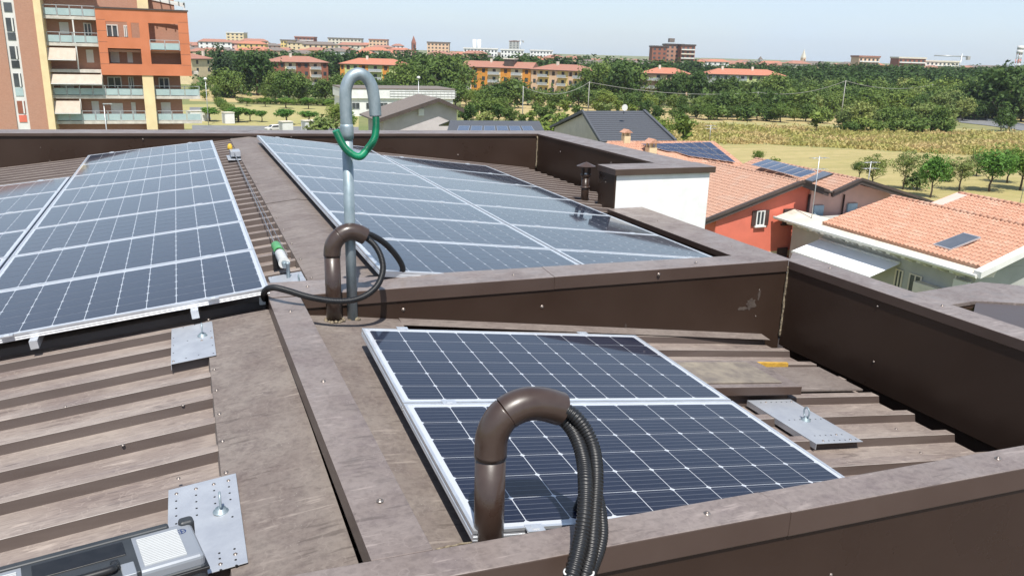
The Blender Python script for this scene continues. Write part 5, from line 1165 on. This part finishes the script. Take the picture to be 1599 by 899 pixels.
# ------------------------------------------------------------------ small things by the lawn
def car(label, x, D_, rz, m, sc=1.):
    P = gnd(x, D_); t = thing('parked_car', label, 'car', (P.x, P.y, .12), R(rz)); t.scale = (sc, sc, sc)
    mb = MB(); mb.prism([(-2.1, -.85, .3), (2.1, -.85, .3), (2.15, -.85, .75), (1.3, -.85, .92), (.7, -.85, 1.42), (-1.2, -.85, 1.45), (-2.0, -.85, .98), (-2.15, -.85, .7)], (0, 1.7, 0)); mb.build('body', m, t, bevel=.08)
    for s in (-1, 1): mb = MB(); y = s * .86; mb.prism([(1.1, y - .01, .95), (.65, y - .01, 1.34), (-1.1, y - .01, 1.36), (-1.7, y - .01, .98)], (0, .02, 0)); mb.build('side_window', M_win, t)
    mb = MB(); mb.hexa([(1.28, -.7, .95), (1.30, -.7, .95), (1.30, .7, .95), (1.28, .7, .95), (.74, -.62, 1.38), (.78, -.62, 1.40), (.78, .62, 1.40), (.74, .62, 1.38)]); mb.build('windscreen', M_win, t)
    for sx in (-1.35, 1.35):
        for sy in (-.8, .8):
            mb = MB(); mb.tube([(sx, sy - .1, .31), (sx, sy + .1, .31)], .32, 14); w_ = mb.build('wheel', M_black, t)
            mb = MB(); mb.tube([(sx, sy - .11, .31), (sx, sy + .11, .31)], .18, 10); mb.build('rim', M_alu, w_)
car('small white car with black windows parked on the lawn edge by the white shed', 429, 152, 200, M_trim, .8)
for x, D_, w, h, lab in ((447, 150, 2.0, 2.0, 'white box shaped shed beside the small white car'), (485, 151, 2.7, 2.2, 'second white shed with a grey side, right of the round tree'), (357, 165, 1.9, 2.1, 'round fronted pale kiosk between the clipped trees'), (309, 168, 3.4, 2.0, 'low white van sized shed at the left end of the lawn')):
    P = gnd(x, D_); t = thing('garden_shed', lab, 'shed', (P.x, P.y, .05), R(18))
    mb = MB(); mb.box(-w / 2, w / 2, -.9, .9, 0, h); mb.build('wall', M_white, t); mb = MB(); mb.box(-w / 2 - .1, w / 2 + .1, -1, 1, h, h + .12); mb.build('roof', M_pale, t); mb = MB(); mb.box(-w / 2 - .02, -w / 2 - .003, -.6, .6, .1, h * .85); mb.build('door', M_grey, t)
# ------------------------------------------------------------------ trees
def leafmat(name, a, b, c, rnd=.22, trans=.25, ns=1.3, nf=.8):
    m, nt, n, l, bs = nodes(name); t = n.new('ShaderNodeTexCoord'); g = n.new('ShaderNodeNewGeometry')
    isl = _range(n, l, g.outputs['Random Per Island'], 0, 1, 0, 1)
    col = _mix(n, l, isl, a, b); col = _mix(n, l, _range(n, l, _noise(n, l, t.outputs['Object'], ns, 3), .45, .62, 0, nf), col, c)
    oi = n.new('ShaderNodeObjectInfo'); hs = n.new('ShaderNodeHueSaturation'); l.new(_range(n, l, oi.outputs['Random'], 0, 1, 1 - rnd, 1 + rnd * 1.3), hs.inputs['Value'])
    l.new(_range(n, l, oi.outputs['Random'], 0, 1, .515, .475), hs.inputs['Hue']); l.new(col, hs.inputs['Color'])
    l.new(hs.outputs[0], bs.inputs['Base Color']); bs.inputs['Roughness'].default_value = .6; bs.inputs['Specular IOR Level'].default_value = .25
    tr = n.new('ShaderNodeBsdfTranslucent'); l.new(hs.outputs[0], tr.inputs[0]); mxs = n.new('ShaderNodeMixShader'); mxs.inputs[0].default_value = trans
    l.new(bs.outputs[0], mxs.inputs[1]); l.new(tr.outputs[0], mxs.inputs[2]); l.new(mxs.outputs[0], n['Material Output'].inputs[0]); return m
M_leafd = leafmat('dark_foliage', (.048, .094, .020), (.088, .150, .032), (.12, .18, .04), .36)
M_leafm = leafmat('mid_green_foliage', (.080, .140, .026), (.125, .195, .038), (.15, .205, .045), .3)
M_leafl = leafmat('light_green_foliage', (.10, .21, .03), (.15, .28, .05), (.08, .18, .03), .12)
M_leafo = leafmat('olive_foliage', (.14, .20, .05), (.20, .26, .075), (.18, .20, .065), .2)
M_conif = leafmat('conifer_foliage', (.020, .045, .018), (.036, .070, .026), (.04, .075, .025), .15, .1)
M_bark = mat('bark', (.12, .09, .065), (.07, .05, .04), .9, sc=8, bump=.4)
rt = random.Random(5)
def rvec(r=rt):
    while True:
        v = Vector((r.uniform(-1, 1), r.uniform(-1, 1), r.uniform(-1, 1)))
        if .05 < v.length < 1: return v.normalized()
def crown_mesh(name, m, W_, Ht, base, nclump, nleaf, ls, shape='round', core=True, spread=.34, pointy=0.):
    """crown of height Ht over 'base', width W_; clumps of small leaf faces"""
    mb = MB(); cz = base + Ht / 2; vs, fs = [], []
    for c in range(nclump):
        d = rvec(); rr = rt.uniform(.45, .86) if c > nclump * .2 else rt.uniform(0, .45)
        p = Vector((d.x * W_ / 2 * rr, d.y * W_ / 2 * rr, d.z * Ht / 2 * rr))
        if shape == 'cone': f = 1 - .85 * (p.z / Ht + .5); p.x *= f * 1.15; p.y *= f * 1.15
        if shape == 'dome': p.z = abs(p.z) * 1.3 - Ht * .32
        cr = min(W_, Ht) * spread * rt.uniform(.32, 1.0)
        for q in range(nleaf):
            e = rvec(); o = p + Vector((e.x, e.y, e.z * .8)) * cr * rt.uniform(.55, 1.05) + Vector((0, 0, cz))
            nrm = (e + rvec() * .8 + Vector((0, 0, .35))).normalized(); a = nrm.cross(rvec()).normalized(); b = nrm.cross(a); s = ls * rt.uniform(.6, 1.3)
            i = len(vs); vs += [o - a * s, o + b * s * .55, o + a * s, o - b * s * .55]; fs.append((i, i + 1, i + 2, i + 3))
    mb.add(vs, fs, 0)
    if core:      # loose inner mass of bigger leaves that keeps the sky from showing straight through
        vs, fs = [], []
        for q in range(int(nclump * nleaf * .10)):
            e = rvec() * rt.uniform(0, .62); o = Vector((e.x * W_ / 2, e.y * W_ / 2, e.z * Ht / 2))
            if shape == 'cone': f = 1 - .85 * (o.z / Ht + .5); o.x *= f; o.y *= f
            o.z += cz; a = rvec(); b = a.cross(rvec()).normalized(); s = ls * 2.2; i = len(vs); vs += [o - a * s, o + b * s, o + a * s, o - b * s]; fs.append((i, i + 1, i + 2, i + 3))
        mb.add(vs, fs, 0)
    o = mb.build(name, m); d = o.data; bpy.data.objects.remove(o); return d
def trunk_mesh(name, ht, base, r, limbs=5, W_=3.):
    mb = MB(); mb.tube([(0, 0, -.3), (0.02 * ht, 0, base * .6), (0, .01 * ht, base), (0, 0, base + (ht - base) * .55)], [r * 1.25, r, r * .85, r * .3], 8)
    for k in range(limbs):
        a = k * 2.4 + rt.uniform(-.4, .4); z = base * .85 + (ht - base) * .3 * k / limbs; L = W_ * .36
        mb.tube([(0, 0, z), (math.cos(a) * L * .45, math.sin(a) * L * .45, z + L * .5), (math.cos(a) * L, math.sin(a) * L, z + L * .95)], [r * .5, r * .35, r * .12], 6)
    o = mb.build(name, M_bark); d = o.data; bpy.data.objects.remove(o); return d
PROT = {}
def proto(key, m, W_, Ht, base, nclump, nleaf, ls, shape='round', r=.18, spread=.34, core=True):
    PROT[key] = (crown_mesh('crown', m, W_, Ht, base, nclump, nleaf, ls, shape, core, spread), trunk_mesh('trunk', base + Ht, base, r, 5, W_), base + Ht, W_)
# far and middle distance, unit about 10 m tall
proto('oak0', M_leafd, 9.0, 8.4, 1.4, 34, 46, .36, r=.26); proto('oak1', M_leafd, 8.2, 9.0, 1.2, 30, 48, .38, r=.24); proto('oak2', M_leafm, 9.4, 8.2, 1.5, 36, 44, .36, r=.26)
proto('oak3', M_leafm, 7.8, 9.0, 1.2, 30, 46, .34, r=.22); proto('ash0', M_leafd, 6.6, 9.4, .9, 28, 46, .34, r=.2); proto('oliv0', M_leafo, 8.4, 7.8, 1.4, 30, 44, .34, r=.22)
proto('pop0', M_leafm, 3.8, 9.6, .8, 26, 36, .30, r=.15); proto('con0', M_conif, 5.4, 10.4, .6, 40, 46, .30, 'cone', r=.2); proto('con1', M_conif, 4.6, 9.8, .6, 36, 44, .28, 'cone', r=.2)
for k_ in range(3): proto('far%d' % k_, M_leafd, (9, 8.4, 9.6)[k_], (8.4, 9.0, 8)[k_], 1.0, 20, 30, .52, r=.2)
# near trees, finer leaves
proto('near0', M_leafl, 4.4, 4.4, 1.5, 44, 80, .12, r=.10, spread=.24); proto('near1', M_leafo, 3.6, 4.2, 1.4, 34, 70, .11, r=.08, spread=.24, core=False); proto('near2', M_leafm, 4.6, 4.4, 1.5, 40, 80, .12, r=.10, spread=.25)
proto('mop0', M_leafl, 3.2, 2.3, 1.9, 22, 60, .15, 'round', r=.10, spread=.34); proto('young0', M_leafm, 1.8, 3.4, .7, 14, 30, .17, r=.05, spread=.3); proto('young1', M_leafo, 2.4, 2.8, .6, 14, 32, .17, r=.05, spread=.3)
proto('bush0', M_leafm, 3.0, 2.2, .0, 16, 40, .16, r=.05, spread=.4); proto('bush1', M_leafo, 2.8, 1.8, .0, 14, 36, .15, r=.05, spread=.4)
FARLIST = []
def far_trees(name, label, lst):
    import numpy as np
    V, F = [], []; off = 0
    for (x, D_, yt, wsc) in lst:
        me = PROT[('far0', 'far1', 'far2')[rt.randrange(3)]]; P = gnd(x, D_); s = atd(x, yt, D_).z / me[2]; n_ = len(me[0].vertices)
        a = np.empty(n_ * 3, dtype=np.float32); me[0].vertices.foreach_get('co', a); a = a.reshape(-1, 3); an = rt.uniform(0, 6.28); c, q = math.cos(an), math.sin(an)
        b = np.stack([(a[:, 0] * c - a[:, 1] * q) * s * wsc + P.x, (a[:, 0] * q + a[:, 1] * c) * s * wsc + P.y, a[:, 2] * s], 1); V.append(b)
        F.append(np.arange(n_, dtype=np.int32) + off); off += n_
    V = np.concatenate(V); F = np.concatenate(F); me = bpy.data.meshes.new(name); me.vertices.add(len(V)); me.vertices.foreach_set('co', V.ravel())
    me.loops.add(len(F)); me.loops.foreach_set('vertex_index', F); me.polygons.add(len(F) // 4); me.polygons.foreach_set('loop_start', np.arange(0, len(F), 4, dtype=np.int32)); me.polygons.foreach_set('loop_total', np.full(len(F) // 4, 4, dtype=np.int32))
    me.update(calc_edges=True); me.materials.append(M_leafd); o = bpy.data.objects.new(name, me); COL.objects.link(o); tag(o, label, 'wood'); o['kind'] = 'stuff'; return o
def tree(x, D_, ytop, key, label, group=None, wsc=1., name='broadleaf_tree', cat='tree', z=0.):
    cm, tm, h0, w0__ = PROT[key]; P = gnd(x, D_); h = max(.8, atd(x, ytop, D_).z); s = h / h0
    t = thing(name, label, cat, (P.x, P.y, z), rt.uniform(0, 6.28), group); t.scale = (s * wsc, s * wsc, s)
    link(cm, 'crown', t); link(tm, 'trunk', t); return t
U = rt.uniform
# near right
tree(1360, 104, 234, 'near1', 'thin olive green young tree left of the bright green round one', name='young_tree', wsc=1.5); tree(1341, 112, 248, 'near2', 'low dark bush like tree at the left of the young tree row', wsc=1.2)
tree(1410, 104, 226, 'near1', 'taller thin see-through young tree just left of the bright green round tree', wsc=1.0, name='young_tree')
tree(1452, 98, 231, 'near0', 'bright green round tree standing right behind the orange tiled roof', wsc=.95)
tree(1498, 104, 238, 'near1', 'thin young tree just right of the bright green round tree', wsc=1.5, name='young_tree'); tree(1545, 104, 224, 'near0', 'broad light green tree near the right edge', wsc=1.25); tree(1592, 106, 224, 'near0', 'green tree cut by the right picture edge', wsc=1.3); tree(1573, 112, 226, 'near2', 'mid green tree between the two at the right edge', wsc=1.2)
tree(1476, 112, 262, 'bush0', 'low green bush between the bright round tree and the thin tree', name='bush', cat='bush'); tree(1432, 104, 262, 'bush1', 'low olive bush at the foot of the thin see-through tree', name='bush', cat='bush'); tree(1524, 118, 232, 'near1', 'thin olive tree left of the broad light green tree', name='young_tree', wsc=1.5)
tree(1182, 122, 231, 'near2', 'small dark green tree between the module roof and the blue module strip', wsc=.95); tree(1205, 118, 244, 'bush0', 'low bush beside the small dark green tree on the meadow edge', name='bush', cat='bush', wsc=.8)
# belt before the right wood
gb = 'dense round trees of the belt beyond the scrub field'; lb = 'dense %s tree of the belt, %s'
BX = lambda x: 'right of the dark grey roof' if x < 1110 else 'before the long pale building' if x < 1170 else 'left of the thin wire pole' if x < 1181 else 'right of the thin wire pole' if x < 1240 else 'at the dry gap'
KN = {'oak0': 'dark', 'oak1': 'dark tall', 'oak2': 'mid green', 'oak3': 'leafy', 'bush0': 'low'}
for x in list(range(1056, 1300, 14)):
    k = ('oak0', 'oak1', 'oak2', 'oak3')[rt.randrange(4)]
    tree(x + U(-5, 5), U(215, 232), (142 if x < 1130 else 139) + U(-4, 7) , k, lb % (KN[k], BX(x)), gb, wsc=1.05)
for x in range(1050, 1290, 17): k = ('oak0', 'bush0', 'oak2')[rt.randrange(3)]; tree(x + U(-5, 5), U(208, 214), 160 + U(-4, 8), k, lb % (KN[k] + ' front', BX(x)), gb, wsc=1.2)
for x, yt in ((1273, 168), (1062, 168)): tree(x, 178, yt, 'young0', 'small lone tree on the dry field before the belt' + (' at its right gap' if x > 1200 else ' near the dark grey roof'), wsc=1.5, name='young_tree')
for x in range(1318, 1480, 12): tree(x + U(-4, 4), U(186, 202), 160 + U(-6, 9), ('oak2', 'oak3', 'oliv0', 'oak0')[rt.randrange(4)], 'leafy tree of the low thicket, ' + ('left part' if x < 1370 else 'middle part' if x < 1425 else 'beside the grey road'), 'trees of the thicket by the road', wsc=1.15)
for x in range(1325, 1480, 16): tree(x + U(-4, 4), U(181, 187), 184 + U(-4, 5), 'bush0', 'bush at the foot of the thicket, ' + ('left part' if x < 1370 else 'middle part' if x < 1425 else 'beside the grey road'), 'bushes of the thicket by the road', name='bush', cat='bush', wsc=1.3)
for x in range(1285, 1340, 12): tree(x + U(-3, 3), U(232, 245), 158 + U(-5, 5), 'oak0', lb % ('rear', BX(x)), gb)
for x, yt in ((1562, 163), (1576, 176)): tree(x, 200, yt, 'oak1', 'dark pointed tree right beside the grey road' + ('' if x < 1570 else ' on its right'), wsc=.9)
# wood on the right, rows going back
gw = 'trees of the wood on the right'; lw = '%s tree, %s rows of right wood, %s'
def where(x): return ('above the dry field gap' if x < 1310 else 'behind the right concrete pole' if x < 1400 else 'below the flat apartment building' if x < 1470 else 'behind the grey road' if x < 1550 else 'at the picture edge')
for D_, ya, st, x0 in ((236, 141, 15, 1100), (255, 130, 15, 1105), (290, 121, 15, 1120), (330, 113, 15, 1100), (380, 107, 14, 1095), (450, 103.5, 13, 1090)):
    for x in range(x0, 1625, st):
        yy = ya + (x - 1350) * .002 + U(-5, 5)
        if D_ > 320 : yy = max(yy, 97 + (x - 1100) * .012)
        if D_ < 300 and x < 1240: continue
        if D_ < 250 and 1490 < x < 1560: yy += 10
        if D_ >= 330: FARLIST.append((x + U(-6, 6), D_ + U(-10, 10), yy, 1.15)); continue
        kk = rt.randrange(6); tree(x + U(-6, 6), D_ + U(-10, 10), yy, ('oak0', 'oak1', 'oak2', 'oak0', 'oliv0', 'ash0')[kk], lw % (('dark', 'dark tall', 'mid green', 'dark', 'olive', 'slender dark')[kk], {236: 'front', 255: 'second', 290: 'rear'}[D_], where(x)), gw, wsc=1.15)
tree(1558, 235, 88, 'ash0', 'tallest dark tree of the right wood, just left of the lattice mast', wsc=1.2); tree(1540, 245, 99, 'oak1', 'broad dark tree beside the tallest one of the right wood', wsc=1.)
for x in range(1465, 1625, 13): tree(x + U(-5, 5), U(242, 256), 150 + U(-8, 6), ('oak1', 'oak0', 'oliv0', 'oak2')[rt.randrange(4)], lw % ('round', 'nearest', where(x)), gw, wsc=1.1)
# around and before the apartment blocks
def lm(x):
    for lim, tx in ((427, 'left of the dark red building'), (470, 'at the left end of the dark red building'), (513, 'at the right end of the dark red building'), (531, 'between the dark red and lime buildings'), (580, 'behind the pole at the lime building'), (634, 'at the right end of the lime building'), (676, 'right of the lime building'), (724, 'just left of the orange building'), (780, 'at the orange building'), (829, 'at the flat room of the orange building'), (870, 'at the yellow building'), (912, 'at the right end of the yellow building'), (950, 'right of the yellow building'), (1000, 'left of the peach house'), (1078, 'at the peach house'), (1100, 'between the peach and pale houses'), (1165, 'at the left half of the long pale building'), (1230, 'at the right half of the long pale building'), (1700, 'right of the long pale building')):
        if x < lim: return tx
def trees(spec, label, group, keys, ws=1.):
    for x, D_, yt in spec: k_ = keys[rt.randrange(len(keys))]; tree(x, D_, yt, k_, '%s %s, %s' % ({'oak0': 'dark', 'oak1': 'dark tall', 'oak2': 'mid green', 'oak3': 'small leafy', 'ash0': 'slender', 'young0': 'slim', 'young1': 'olive', 'bush0': 'low'}[k_], label, lm(x)), group, wsc=ws * U(.9, 1.1))
tree(345, 262, 66, 'con0', 'tallest dark conifer at the left, behind the clipped round trees', wsc=1.0, name='conifer_tree'); tree(357, 268, 74, 'con1', 'dark conifer right of the tallest one', wsc=1.1, name='conifer_tree'); tree(381, 262, 73, 'con1', 'dark conifer left of the broad dark tree', wsc=1.2, name='conifer_tree')
tree(403, 258, 73, 'oak0', 'broad dark tree right of the conifers', wsc=1.05); tree(413, 262, 84, 'oak1', 'dark tree left of the dark red building', wsc=.9)
trees([(x + U(-3, 3), U(228, 250), y) for x, y in ((352, 105), (366, 104), (340, 130), (305, 128), (318, 140), (438, 108), (452, 105), (466, 110), (480, 118), (495, 126), (510, 120), (525, 112), (540, 111), (556, 116), (570, 120), (588, 114), (602, 118), (615, 124), (470, 132), (450, 134), (428, 128), (412, 128), (500, 140), (535, 134), (560, 136), (590, 135), (612, 132))], 'bushy tree', 'bushy trees before the left apartment blocks', ('oak0', 'oak1', 'oak2', 'ash0'))
trees([(x + U(-3, 3), U(250, 285), y) for x, y in ((628, 98), (640, 88), (652, 84), (665, 82), (678, 80), (690, 81), (702, 79), (714, 88), (638, 108), (656, 104), (676, 102), (696, 100), (712, 106))], 'tall round crown', 'tall trees between the lime and orange buildings', ('oak0', 'oak1', 'oak0', 'oak2'))
trees([(x + U(-3, 3), U(225, 250), y) for x, y in ((634, 128), (655, 124), (672, 126), (690, 124), (710, 126), (728, 134), (742, 138), (758, 134), (782, 122), (796, 116), (810, 119), (772, 130), (826, 134), (842, 137), (860, 139), (876, 138), (892, 128), (905, 127), (918, 138), (934, 136), (950, 138), (966, 140), (982, 140), (998, 141), (1014, 142), (1030, 142))], 'hedge row tree', 'hedge row trees before the orange and yellow buildings', ('oak0', 'oak1', 'oak2', 'ash0'), 1.15)
trees([(x + U(-3, 3), U(262, 292), y) for x, y in ((918, 98), (930, 92), (942, 90), (955, 96), (968, 88), (980, 92), (990, 98), (926, 112), (948, 110), (972, 108), (1050, 108), (1062, 104), (1085, 106), (1120, 118), (1140, 116), (1160, 120), (1198, 108), (1208, 112), (1218, 118), (1175, 122), (1032, 118), (1044, 122))], 'tree behind the hedge row', 'dark trees around the peach and pale buildings', ('oak0', 'oak1', 'oak0', 'ash0'))
gc = 'trees of the far canopy below the skyline'; lc = 'tree in the far green canopy just below the skyline'
for x in range(296, 1100, 12):
    base = 79 if x < 640 else 78 + (x - 640) * .035
    FARLIST.append((x + U(-4, 4), U(360, 480), base + U(-2, 6), 1.3))
for x in range(296, 640, 15): FARLIST.append((x + U(-4, 4), U(340, 400), 84 + U(-2, 6), 1.2))
for x in range(1080, 1620, 14): FARLIST.append((x + U(-4, 4), U(480, 560), 97 + (x - 1080) * .012 + U(-2, 3), 1.3))
far_trees('far_wood', 'far green canopy of trees below the whole skyline', FARLIST)
# clipped round trees and lawn hedge at the left
for i, (x, D_, yt, lab) in enumerate(((328, 168, 166, 'leftmost clipped round tree, before the pale kiosk'), (372, 168, 165, 'clipped round tree right of the pale kiosk'), (391, 170, 169, 'slim stemmed clipped tree, second right of the pale kiosk'), (409, 170, 171, 'third clipped tree right of the pale kiosk'), (447, 166, 168, 'large clipped round tree above the white shed'), (483, 168, 172, 'clipped round tree above the second white shed'), (447, 208, 152, 'far clipped tree on the lawn behind the large round one'), (482, 208, 151, 'far clipped tree on the lawn, second of the row'), (515, 206, 154, 'far clipped tree on the lawn, rightmost of the row'), (414, 212, 151, 'far clipped tree on the lawn, left of the row'), (386, 212, 152, 'far clipped tree on the lawn, leftmost of the row'))):
    tree(x, D_, yt, 'mop0', lab, 'clipped round trees on the lawn', name='clipped_tree', wsc=2.1 if x in (328, 372, 447, 483) else 1.6)
for i in range(9): tree(340 + i * 3.2, 212 - i * 5, 150 + i * 2.1, 'bush0', 'bright green clipped bush in the row leading to the kiosk', 'row of clipped bushes', name='bush', cat='bush', wsc=.9)
for i in range(16): tree(378 + i * 9, 222, 153 + U(-1, 1), 'bush0', 'dark bush of the long hedge behind the lawn', 'hedge behind the lawn', name='hedge_bush', cat='bush', wsc=1.4)
tree(528, 150, 155, 'near2', 'light green loose tree left of the galvanised pole'), tree(508, 148, 176, 'bush1', 'greyish bush left of the galvanised pole', name='bush', cat='bush', wsc=1.4); tree(545, 150, 168, 'near0', 'yellow green bush right behind the galvanised pole', name='bush', cat='bush')
# plantation of young trees in the dry field
trees([(x + U(-4, 4), D_, y) for x, D_, y in ((730, 170, 158), (742, 180, 152), (752, 190, 147), (768, 185, 150), (778, 178, 156), (786, 200, 146), (795, 175, 162), (838, 190, 155), (850, 178, 160), (864, 200, 152), (884, 205, 150), (900, 190, 158), (930, 205, 152), (945, 200, 155), (962, 212, 150), (985, 200, 158), (1010, 210, 152), (1024, 195, 160), (758, 165, 168), (812, 168, 172), (828, 172, 166), (880, 165, 172))], 'plantation tree', 'young trees of the plantation', ('young0', 'young1', 'ash0', 'young0'), 1.35)
tree(872, 125, 167, 'pop0', 'narrow dark tree standing left of the dark grey roof', wsc=1.2); tree(856, 130, 178, 'bush0', 'bush left of the narrow dark tree', name='bush', cat='bush', wsc=1.3); tree(841, 140, 180, 'young0', 'young tree just right of the low dark roof', wsc=1.3, name='young_tree'); tree(1022, 120, 172, 'near2', 'green tree behind the right end of the dark grey roof'); tree(1066, 140, 170, 'young0', 'slim young tree on the scrub field right of the dark grey roof', wsc=1.4, name='young_tree')
# shrubs filling the ground beneath the far tree masses
def undergrowth(name, label, pts, m, size):
    vs, fs = [], []
    for p in pts:
        for q in range(7):
            e = rvec(); o = Vector((p[0], p[1], p[2])) + Vector((e.x, e.y, abs(e.z))) * size * U(.3, 1); a = rvec(); b = a.cross(rvec()).normalized(); s = size * U(.25, .5)
            i = len(vs); vs += [o - a * s, o + b * s * .6, o + a * s, o - b * s * .6]; fs.append((i, i + 1, i + 2, i + 3))
    mb = MB(); mb.add(vs, fs, 0); o = mb.build(name, m); tag(o, label, 'undergrowth'); o['kind'] = 'stuff'; return o
pts = []
for k in range(1500): x = U(1095, 1640); D_ = U(245, 460); P = gnd(x, D_); pts.append((P.x, P.y, U(0, 3.5)))
undergrowth('wood_undergrowth', 'dark undergrowth between the trees of the right wood', pts, M_leafd, 2.8)
pts = []
for k in range(900): x = U(300, 1050); D_ = U(240, 420); P = gnd(x, D_); pts.append((P.x, P.y, U(0, 2.5)))
undergrowth('garden_undergrowth', 'dark undergrowth between the trees before the apartment blocks', pts, M_leafd, 2.4)
# tall dry grass of the scrub field
M_tall = leafmat('tall_dry_grass', (.50, .45, .15), (.34, .37, .10), (.62, .49, .23), .0, .35, .09, .8)
vs, fs = [], []
def scrub_pt():
    while True:
        x = U(835, 1620); D_ = U(108, 190); P = gnd(x, D_)
        y = 0
        # rows between the meadow edge and the belt
        d = P - cam.location; xx = x; yr = 449.5 - FPX * d.dot(CUo) / d.dot(CF)
        lo_ = 226 if x < 1200 else 226 + (x - 1200) * .055; hi_ = 187 if x < 1200 else (190 + (x - 1200) * .035)
        if hi_ < yr < lo_: return P
for k in range(11000):
    P = scrub_pt(); big = rt.random() < .10; hgt = U(.35, .9) * (1.9 if big else 1)
    for q in range(5):
        a = U(0, 6.28); ox, oy = U(-.6, .6), U(-.6, .6); z_ = U(.0, hgt); e = Vector((math.cos(a), math.sin(a), U(.2, 1.4))).normalized(); b = e.cross(Vector((U(-1, 1), U(-1, 1), U(-.3, .3)))).normalized(); s_ = U(.22, .5); c_ = Vector((P.x + ox, P.y + oy, z_ + .1)); i = len(vs)
        vs += [c_ - e * s_ - b * s_ * .35, c_ - e * s_ * .2 + b * s_ * .4, c_ + e * s_, c_ - e * s_ * .1 - b * s_ * .5]; fs.append((i, i + 1, i + 2, i + 3))
mb = MB(); mb.add(vs, fs, 0); o = mb.build('tall_grass', M_tall); tag(o, 'tall dry grass and weeds of the scrub field beyond the mown meadow', 'grass'); o['kind'] = 'stuff'

# ------------------------------------------------------------------ summer haze
hz_m = bpy.data.materials.new('haze_air'); hz_m.use_nodes = True; hn = hz_m.node_tree.nodes; hl = hz_m.node_tree.links; hn.clear()
pv = hn.new('ShaderNodeVolumePrincipled'); pv.inputs['Color'].default_value = (.86, .92, 1, 1); pv.inputs['Density'].default_value = .00012; pv.inputs['Anisotropy'].default_value = .2
ho = hn.new('ShaderNodeOutputMaterial'); hl.new(pv.outputs[0], ho.inputs['Volume'])
mb = MB(); mb.box(-1200, 2200, -120, 2400, -1, 75); o = mb.build('haze', hz_m); tag(o, 'thin summer haze lying over the country', 'haze'); o['kind'] = 'stuff'
